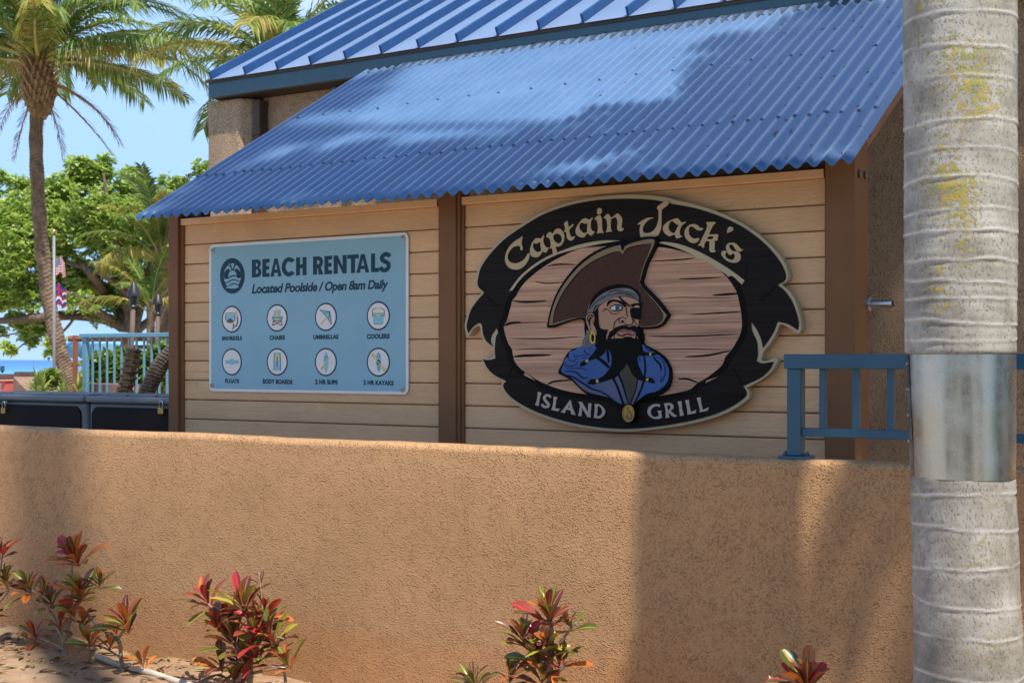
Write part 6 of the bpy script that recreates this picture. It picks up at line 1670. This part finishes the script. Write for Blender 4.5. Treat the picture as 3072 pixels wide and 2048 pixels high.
for i in range(nz+1):
    z = z0 + (z1-z0)*i/nz; c, r = trunk_at(z)
    for j in range(NA+1):
        a = R(205) + 2*math.pi*1.03*j/NA
        w = 0.0022*noise.noise(Vector((a*2.2, z*6, 3))) + 0.0022*(j/NA)
        rr_ = 0.1690 - 0.0085*(1-i/nz) + w
        mb.v.append((c.x + rr_*math.cos(a), c.y + rr_*math.sin(a), z))
for i in range(nz):
    for j in range(NA):
        a = i*(NA+1)+j; mb.f.append((a, a+1, a+NA+2, a+NA+1)); mb.m.append(0)
go = mb.build('metal_band', guard_mat(), gp, smooth=True)
c_, r_ = trunk_at((z0+z1)/2)
for kz in range(5):
    z = z0 + 0.03 + (z1-z0-0.06)*kz/4; a = R(205) + 2*math.pi*1.012
    mb = MB(); cc_ = Vector((trunk_at(z)[0].x + 0.1735*math.cos(a), trunk_at(z)[0].y + 0.1735*math.sin(a), z)); dd = Vector((math.cos(a), math.sin(a), 0))
    mb.tube([cc_ - dd*0.006, cc_ - dd*0.001, cc_ + dd*0.001], [0.006, 0.0055, 0.003], 8); mb.build('rivet', M['bolt'], go)
# out-of-view crowns, placed and shaped so their shade falls on roof and wall
specsG = [(82, 70, .5, 'g'), (66, 95, .7, 'g'), (50, 100, .8, 'g'), (34, 90, .9, 'g'), (18, 75, 1.0, 'g'), (2, 60, 1.0, 'g')]
fmG = frond_set(2.25, 0.62, 0.045, 50, 301, specsG)
ctop, _ = trunk_at(GH)
place_fronds(gp, Vector((ctop.x, ctop.y, GH)), fmG, 24, az0=0.3, scale=0.60)
def shade_palm(u, v, H, r, n, label, seed, az0=0.0, scale=1.0, top=None, bend=2.0):
    t = thing('unseen_palm', (u, v, 0), label, 'palm tree', 'palms standing outside the picture')
    top = top or (u, v)
    mb = MB(); K = 40
    mb.tube([Vector((u + (top[0]-u)*(i/K)**bend, v + (top[1]-v)*(i/K)**bend, H*i/K)) for i in range(K+1)], [r*(1.25 - 0.25*min(1, i/6)) for i in range(K+1)], 16); mb.build('trunk', M['bark_tree'], t, smooth=True)
    place_fronds(t, Vector((top[0], top[1], H)), fmG, n, az0=az0, scale=scale, rg=random.Random(seed))
shade_palm(1.6, 4.40, 12.4, 0.05, 34, 'unseen slender palm, leaned and shaped to shade the lower left roof', 5, 0.8, 0.37, top=(-0.85, 3.27))
shade_palm(1.9, 4.42, 12.2, 0.05, 34, 'second unseen slender palm, leaned and shaped to shade the lower roof', 15, 0.3, 0.37, top=(0.20, 3.25))
shade_palm(2.3, 4.55, 16.0, 0.045, 26, 'tallest unseen leaning palm, placed to shade the left roof edge', 6, 2.0, 0.58, top=(-1.0, 3.55))
shade_palm(2.1, 4.55, 10.6, 0.12, 20, 'unseen palm right of the picture, placed to shade the right of the roof', 9, 1.2, 0.66, top=(1.45, 5.10))
shade_palm(1.05, 4.50, 6.3, 0.12, 13, 'lowest unseen palm beside the wall, placed to shade post and railing', 10, 0.2, 0.66, top=(0.80, 4.60))
shade_palm(0.40, 1.26, 22.0, 0.175, 20, 'very tall palm standing beside the camera', 7, 0.5, 0.9)
# hedge across the path behind the camera, mirrored in the metal band
for k_, (u, v, w_) in enumerate(((-3.2, -4.0, 'first'), (-0.9, -4.6, 'second'), (1.6, -4.4, 'third'), (4.2, -3.6, 'fourth'), (6.2, -1.4, 'last'))):
    rg = random.Random(70+k_)
    t = thing('garden_shrub', (u, v, 0), w_ + ' leafy shrub of the row across the path behind the camera', 'shrub', 'shrubs behind the camera')
    mb = MB(); mb.tube([(u, v, 0), (u+.05, v, .8)], [.05, .03], 6); mb.build('stem', M['bark_tree'], t)
    mb = MB()
    for i in range(420):
        d = Vector((rg.gauss(0, 1), rg.gauss(0, 1), rg.gauss(0, 1))).normalized()
        rosette(mb, Vector((u, v, 1.3)) + Vector((d.x*.95, d.y*.95, d.z*1.2))*rg.random()**.3, .2, 6, rg)
    tag(mb.build('foliage', M['bush_leaf'], t), kind='stuff')

# ---- croton bushes
def croton_mat(name, body, body2, vein, edge, edge_w=0.75):
    m, nt, nd, ln, bs = new_mat(name)
    uv = nd.new('ShaderNodeUVMap'); sp = nd.new('ShaderNodeSeparateXYZ'); ln.new(uv.outputs[0], sp.inputs[0])
    oi = nd.new('ShaderNodeObjectInfo')
    acr = math_n(nd, ln, 'ABSOLUTE', math_n(nd, ln, 'SUBTRACT', math_n(nd, ln, 'MULTIPLY', sp.outputs[0], 2.0), 1.0))
    co = coords(nd, ln, (22, 22, 22)); no = N(nd, 'ShaderNodeTexNoise', Scale=1.0, Detail=3.0); ln.new(co, no.inputs['Vector'])
    ad = nd.new('ShaderNodeMath'); ad.operation = 'ADD'; ln.new(no.outputs[0], ad.inputs[0]); ln.new(math_n(nd, ln, 'MULTIPLY', math_n(nd, ln, 'SUBTRACT', oi.outputs['Random'], 0.5), 0.5), ad.inputs[1])
    rp = ramp(nd, [(0.35, 0.0), (0.62, 1.0)]); ln.new(ad.outputs[0], rp.inputs[0])
    c = mixc(nd, ln, rp.outputs[0], body, body2)
    vr = ramp(nd, [(0.06, 1.0), (0.20, 0.0)]); ln.new(acr, vr.inputs[0]); c = mixc(nd, ln, vr.outputs[0], c, vein)
    er = ramp(nd, [(edge_w, 0.0), (min(.99, edge_w+0.14), 1.0)]); ln.new(acr, er.inputs[0]); c = mixc(nd, ln, er.outputs[0], c, edge)
    ln.new(c, bs.inputs['Base Color']); bs.inputs['Roughness'].default_value = 0.30; bs.inputs['Specular IOR Level'].default_value = 0.5
    tr = nd.new('ShaderNodeBsdfTranslucent'); ln.new(c, tr.inputs['Color']); mx = nd.new('ShaderNodeMixShader'); mx.inputs[0].default_value = 0.28
    ln.new(bs.outputs[0], mx.inputs[1]); ln.new(tr.outputs[0], mx.inputs[2]); ln.new(mx.outputs[0], nd['Material Output'].inputs['Surface'])
    return m
RED, YEL, DG_, OR = (0.42, 0.025, 0.03), (0.55, 0.42, 0.04), (0.035, 0.045, 0.02), (0.55, 0.20, 0.03)
CM = {'r': croton_mat('croton red leaf', (0.40, 0.03, 0.028), (0.17, 0.075, 0.025), (0.60, 0.05, 0.06), RED),
      'd': croton_mat('croton dark leaf', (0.085, 0.045, 0.025), (0.10, 0.115, 0.03), (0.50, 0.12, 0.07), (0.42, 0.06, 0.05)),
      'g': croton_mat('croton green leaf', (0.075, 0.115, 0.022), (0.17, 0.19, 0.03), (0.50, 0.30, 0.04), (0.30, 0.10, 0.03), .86),
      'o': croton_mat('croton orange leaf', (0.60, 0.20, 0.03), (0.34, 0.16, 0.03), (0.55, 0.06, 0.04), (0.55, 0.10, 0.03)),
      'y': croton_mat('croton yellow leaf', (0.42, 0.35, 0.045), (0.26, 0.28, 0.035), (0.60, 0.42, 0.05), (0.42, 0.22, 0.03), .86)}
def croton_leaf(k):
    rg = random.Random(500+k); mb = MB(); K = 8; wmax = rg.uniform(.115, .165); curl = rg.uniform(-.25, .35); tw = rg.uniform(-.5, .5); uvs = []
    x = y = 0.0; ang = 0.15
    p = Vector((0, 0, 0))
    for i in range(K+1):
        f = i/K
        ww = wmax*(0.16 + 0.84*math.sin(math.pi*min(1, f)**2.0*0.93)**0.7) if 0 < i < K else wmax*(0.14 if i == 0 else 0.34)
        an = 0.30 - (0.35 + curl)*f*1.3
        if i: p = p + Vector((math.cos(an), 0, math.sin(an)))/K
        t_ = tw*f; s_ = Vector((0, math.cos(t_), math.sin(t_))); up = Vector((0, -math.sin(t_), math.cos(t_)))*ww*0.38
        wav = 0.10*ww*math.sin(f*14 + k)
        for q, ac in ((-1, 0), (-.5, .25), (0, .5), (.5, .75), (1, 1)):
            mb.v.append(tuple(p + s_*ww*q + up*(q*q) + Vector((0, 0, wav*q)))); uvs.append((ac, f))
    for i in range(K):
        for j in range(4):
            a = i*5+j; mb.f.append((a, a+1, a+6, a+5)); mb.m.append(0)
    me = bpy.data.meshes.new('leaf'); me.from_pydata(mb.v, [], mb.f); me.materials.append(CM['r'])
    ul = me.uv_layers.new(name='UVMap')
    for l in me.loops: ul.data[l.index].uv = uvs[l.vertex_index]
    me.polygons.foreach_set('use_smooth', [True]*len(me.polygons)); me.update()
    return me
CL = [croton_leaf(k) for k in range(8)]
M['croton_stem'] = bark('croton stem', (0.16, 0.11, 0.07), (0.44, 0.34, 0.24), 40.0, 0.6)
def croton(base, V, branches, rosettes, label, seed, ls=1.0):
    rg = random.Random(seed)
    b = P(base[0], base[1], V); b.z = bed_h(b.x, V) - 0.02
    t = thing('croton_bush', b, label, 'shrub', 'croton bushes in the planting bed')
    for pts, r0, r1 in branches:
        pth = []
        for i, q in enumerate(pts):
            p = P(q[0], q[1], V + (q[2] if len(q) > 2 else 0)); pth.append(p)
        if pts[0] == base: pth[0] = Vector((b.x, V, b.z))
        pth = dense(pth, 6); k = len(pth)
        pth = [p + Vector((noise.noise(p*9)*.004, noise.noise(p*9+Vector((5,0,0)))*.004, 0)) for p in pth]
        mb = MB(); mb.tube(pth, [r0 + (r1-r0)*i/(k-1) for i in range(k)], 7, prof=lambda i, j, a: 1 + .1*math.sin(i*2.1)); mb.build('branch', M['croton_stem'], t, smooth=True)
    for (x, y, r, n, cols, dv_, up) in rosettes:
        c = P(x, y, V + dv_); L = 1.2*r*ls*(V/(CT + (x-1536)/F*ST))/F
        axis = Vector((rg.uniform(-.3, .3), rg.uniform(-.45, .05), 1.0)).normalized()
        ex = axis.orthogonal().normalized(); ey = axis.cross(ex)
        n = int(n*1.2)
        for i in range(n):
            q = (i+.5)/n; el = R(84 - (74 - up)*q) + rg.uniform(-.15, .15); az = i*2.39996 + rg.uniform(-.4, .4)
            d = (ex*math.cos(az) + ey*math.sin(az))*math.cos(el) + axis*math.sin(el)
            zax = (axis - d*axis.dot(d))
            if zax.length < .05: zax = -ex
            zax.normalize(); zax = (zax + Vector((rg.uniform(-.3, .3), rg.uniform(-.3, .3), 0))); zax = (zax - d*zax.dot(d)).normalized()
            yax = zax.cross(d)
            mt = Matrix((d, yax, zax)).transposed().to_4x4()
            o = copy_of(CL[rg.randrange(8)], 'leaf', t)
            l = L*rg.uniform(.6, 1.2)*(0.65 + 0.5*min(1, q*1.6))
            pos = c + axis*(-0.05*q*L/0.12) - t.location
            o.matrix_local = Matrix.Translation(pos) @ mt @ Matrix.Diagonal((l, l*rg.uniform(.85, 1.25), l, 1))
            o.material_slots[0].link = 'OBJECT'; o.material_slots[0].material = CM[rg.choice(cols + 'dgo')]
croton((195, 2020), 4.66, [([(195,2020),(192,1920),(212,1830),(216,1680)], .017, .007), ([(192,1925),(160,1850),(122,1795),(95,1768)], .011, .006), ([(212,1830),(240,1790),(238,1775)], .008, .005), ([(216,1760),(260,1760),(295,1748)], .007, .004), ([(205,1830),(240,1825),(300,1880),(352,1918),(362,1960),(368,2046)], .008, .012), ([(352,1918),(378,1880)], .008, .006), ([(192,1945),(150,1925),(118,1912)], .006, .004), ([(368,1975),(320,1945),(275,1930)], .006, .005), ([(270,1995),(268,1950),(265,1925)], .009, .006), ([(372,2000),(405,1990),(422,1985)], .005, .004)],
       [(222,1668,72,20,'rrroood',0,0), (84,1758,62,15,'rrdgo',.02,-5), (240,1775,72,18,'rgdgyo',-.03,0), (300,1742,52,12,'gdgr',.03,0), (380,1868,78,18,'yrogrg',-.02,10), (105,1905,55,9,'rrd',.02,-10), (268,1922,58,12,'oorg',-.05,-5), (425,1985,52,8,'drr',-.02,10), (150,1800,55,12,'gdrd',.03,-5), (215,1830,58,12,'gydr',-.05,-5), (330,1935,40,6,'gd',-.04,-5), (180,1870,50,10,'drg',-.03,-5), (250,1860,50,10,'gdo',-.04,0), (345,1890,46,8,'dgr',.02,0), (130,1770,46,9,'rd',-.03,0)],
       'largest croton bush, red orange and green leaves on bare grey stems at the left', 31)
croton((748, 2075), 4.58, [([(748,2075),(750,1980),(748,1890),(742,1830)], .017, .007), ([(750,1990),(700,1920),(660,1850),(625,1810)], .010, .005), ([(750,1960),(790,1900),(785,1800),(775,1715)], .008, .003), ([(750,1990),(690,1985),(655,1990)], .007, .004), ([(750,2020),(830,2000),(858,1990)], .008, .005), ([(748,1930),(810,1910),(850,1915)], .007, .004), ([(850,1995),(858,2060)], .006, .008)],
       [(622,1800,80,13,'rddro',.03,-15), (648,1868,62,12,'oorg',-.03,0), (725,1810,88,18,'rdrdgw'.replace('w','y'),0,0), (790,1840,78,15,'yrgrd',.02,5), (812,1905,85,15,'ryrgd',-.02,-15), (700,1915,85,18,'dgdrg',.0,-10), (762,1955,80,18,'dgdry',-.05,-15), (862,1985,62,11,'ygdor',-.02,0), (662,1990,68,11,'drrd',-.02,-10), (782,1745,34,7,'gdr',.02,-10), (735,1985,70,14,'ddgr',-.04,-20), (680,1840,58,12,'drg',.03,0), (760,1880,62,12,'rdo',-.04,0), (830,1950,56,10,'dgr',.03,-5), (700,2030,60,12,'dgd',-.05,-10)],
       'croton bush with long red and yellow leaves, second from the left', 32)
croton((1645, 2140), 4.52, [([(1645,2140),(1650,2000),(1655,1900),(1650,1850)], .017, .007), ([(1650,2020),(1600,1960),(1572,1910)], .010, .005), ([(1650,1980),(1700,1900),(1730,1865)], .007, .004), ([(1645,2100),(1520,2070),(1430,2050)], .009, .005), ([(1650,2040),(1690,2000),(1695,1985)], .007, .004)],
       [(1648,1842,88,20,'drdrdg',0,0), (1568,1908,78,16,'drdrg',-.02,0), (1705,1870,62,10,'dgyrd',.02,-15), (1612,1965,82,18,'ddgrd',-.04,-10), (1680,1975,72,14,'ddrg',.0,-10), (1420,2040,66,12,'drgd',-.02,0), (1530,2030,60,12,'gdyd',-.05,0), (1630,2030,70,14,'dgdr',-.06,-15), (1640,1925,60,12,'gydr',-.05,-5)],
       'dark croton bush with black red leaves in front of the middle of the wall', 33)
croton((2420, 2260), 4.45, [([(2420,2260),(2425,2140),(2420,2050)], .016, .008), ([(2425,2170),(2360,2110),(2330,2080)], .008, .005)],
       [(2422,2048,92,20,'rdrrg',0,0), (2335,2075,60,10,'dgyr',-.02,0)],
       'croton bush with broad red edged leaves at the bottom right', 34, 1.05)
croton((-50, 1960), 4.60, [([(-50,1960),(-40,1850),(-10,1760),(5,1660)], .015, .006), ([(-30,1830),(20,1780),(28,1750)], .007, .004)],
       [(4,1650,58,13,'dddr',0,0), (18,1745,62,13,'dddg',.02,-10), (-40,1720,60,12,'ddr',0,0), (-30,1830,60,10,'ddg',0,-10)],
       'shaded dark croton bush cut off by the left edge', 35)

# ---- irrigation pipe on the soil
M['pvc'] = plain('weathered white pipe', (0.46, 0.39, 0.30), rough=0.6, var=0.3, vscale=9)
pts = [P(x, y, v_) for x, y, v_ in ((290, 1990, 4.72), (350, 2003, 4.70), (440, 2020, 4.66), (560, 2050, 4.60), (700, 2090, 4.54), (900, 2150, 4.46))]
pts = [Vector((p.x, p.y, bed_h(p.x, p.y) + 0.016)) for p in pts]
mb = MB(); mb.tube(dense(pts, 6), 0.0165, 12)
tag(mb.build('irrigation_pipe', M['pvc'], None, smooth=True, autosmooth=50), 'white plastic irrigation pipe lying along the foot of the wall', 'pipe')
# ---- litter and stones on the soil
rg = random.Random(77)
M['litter'] = leaf_mat('fallen leaf', [(0.0, (0.10, 0.05, 0.025)), (0.5, (0.24, 0.13, 0.06)), (0.8, (0.32, 0.20, 0.08)), (1.0, (0.22, 0.28, 0.05))], rough=0.7, trans=0.05)
mb = MB()
for i in range(520):
    u, v = rg.uniform(-7.4, -4.2), rg.uniform(3.6, 4.93)
    c = Vector((u, v, bed_h(u, v) + 0.006)); a = rg.uniform(0, 6.28); l = rg.uniform(.02, .06); d = Vector((math.cos(a), math.sin(a), rg.uniform(-.1, .25))); s_ = Vector((-math.sin(a), math.cos(a), rg.uniform(-.3, .3)))*l*rg.uniform(.15, .32)
    q = len(mb.v); mb.v += [tuple(c - d*l), tuple(c - s_ + Vector((0, 0, .006))), tuple(c), tuple(c + s_ + Vector((0, 0, .006))), tuple(c + d*l)]
    mb.f += [(q, q+2, q+1), (q, q+3, q+2), (q+1, q+2, q+4), (q+2, q+3, q+4)]; mb.m += [0]*4
tag(mb.build('leaf_litter', M['litter'], None), kind='stuff')
mb = MB()
for i in range(900):
    u, v = rg.uniform(-7.4, -4.0), rg.uniform(3.4, 4.95); r = rg.uniform(.003, .012)
    c = Vector((u, v, bed_h(u, v) + r*.3)); q = len(mb.v)
    for dx, dy, dz_ in ((1,0,0),(0,1,0),(-1,0,0),(0,-1,0),(0,0,.8)): mb.v.append((c.x+dx*r*rg.uniform(.6,1.2), c.y+dy*r*rg.uniform(.6,1.2), c.z+dz_*r))
    mb.f += [(q, q+1, q+4), (q+1, q+2, q+4), (q+2, q+3, q+4), (q+3, q, q+4)]; mb.m += [0]*4
tag(mb.build('gravel', plain('soil crumbs', (0.34, 0.23, 0.14), rough=0.95, var=0.35, vscale=30), None), kind='stuff')
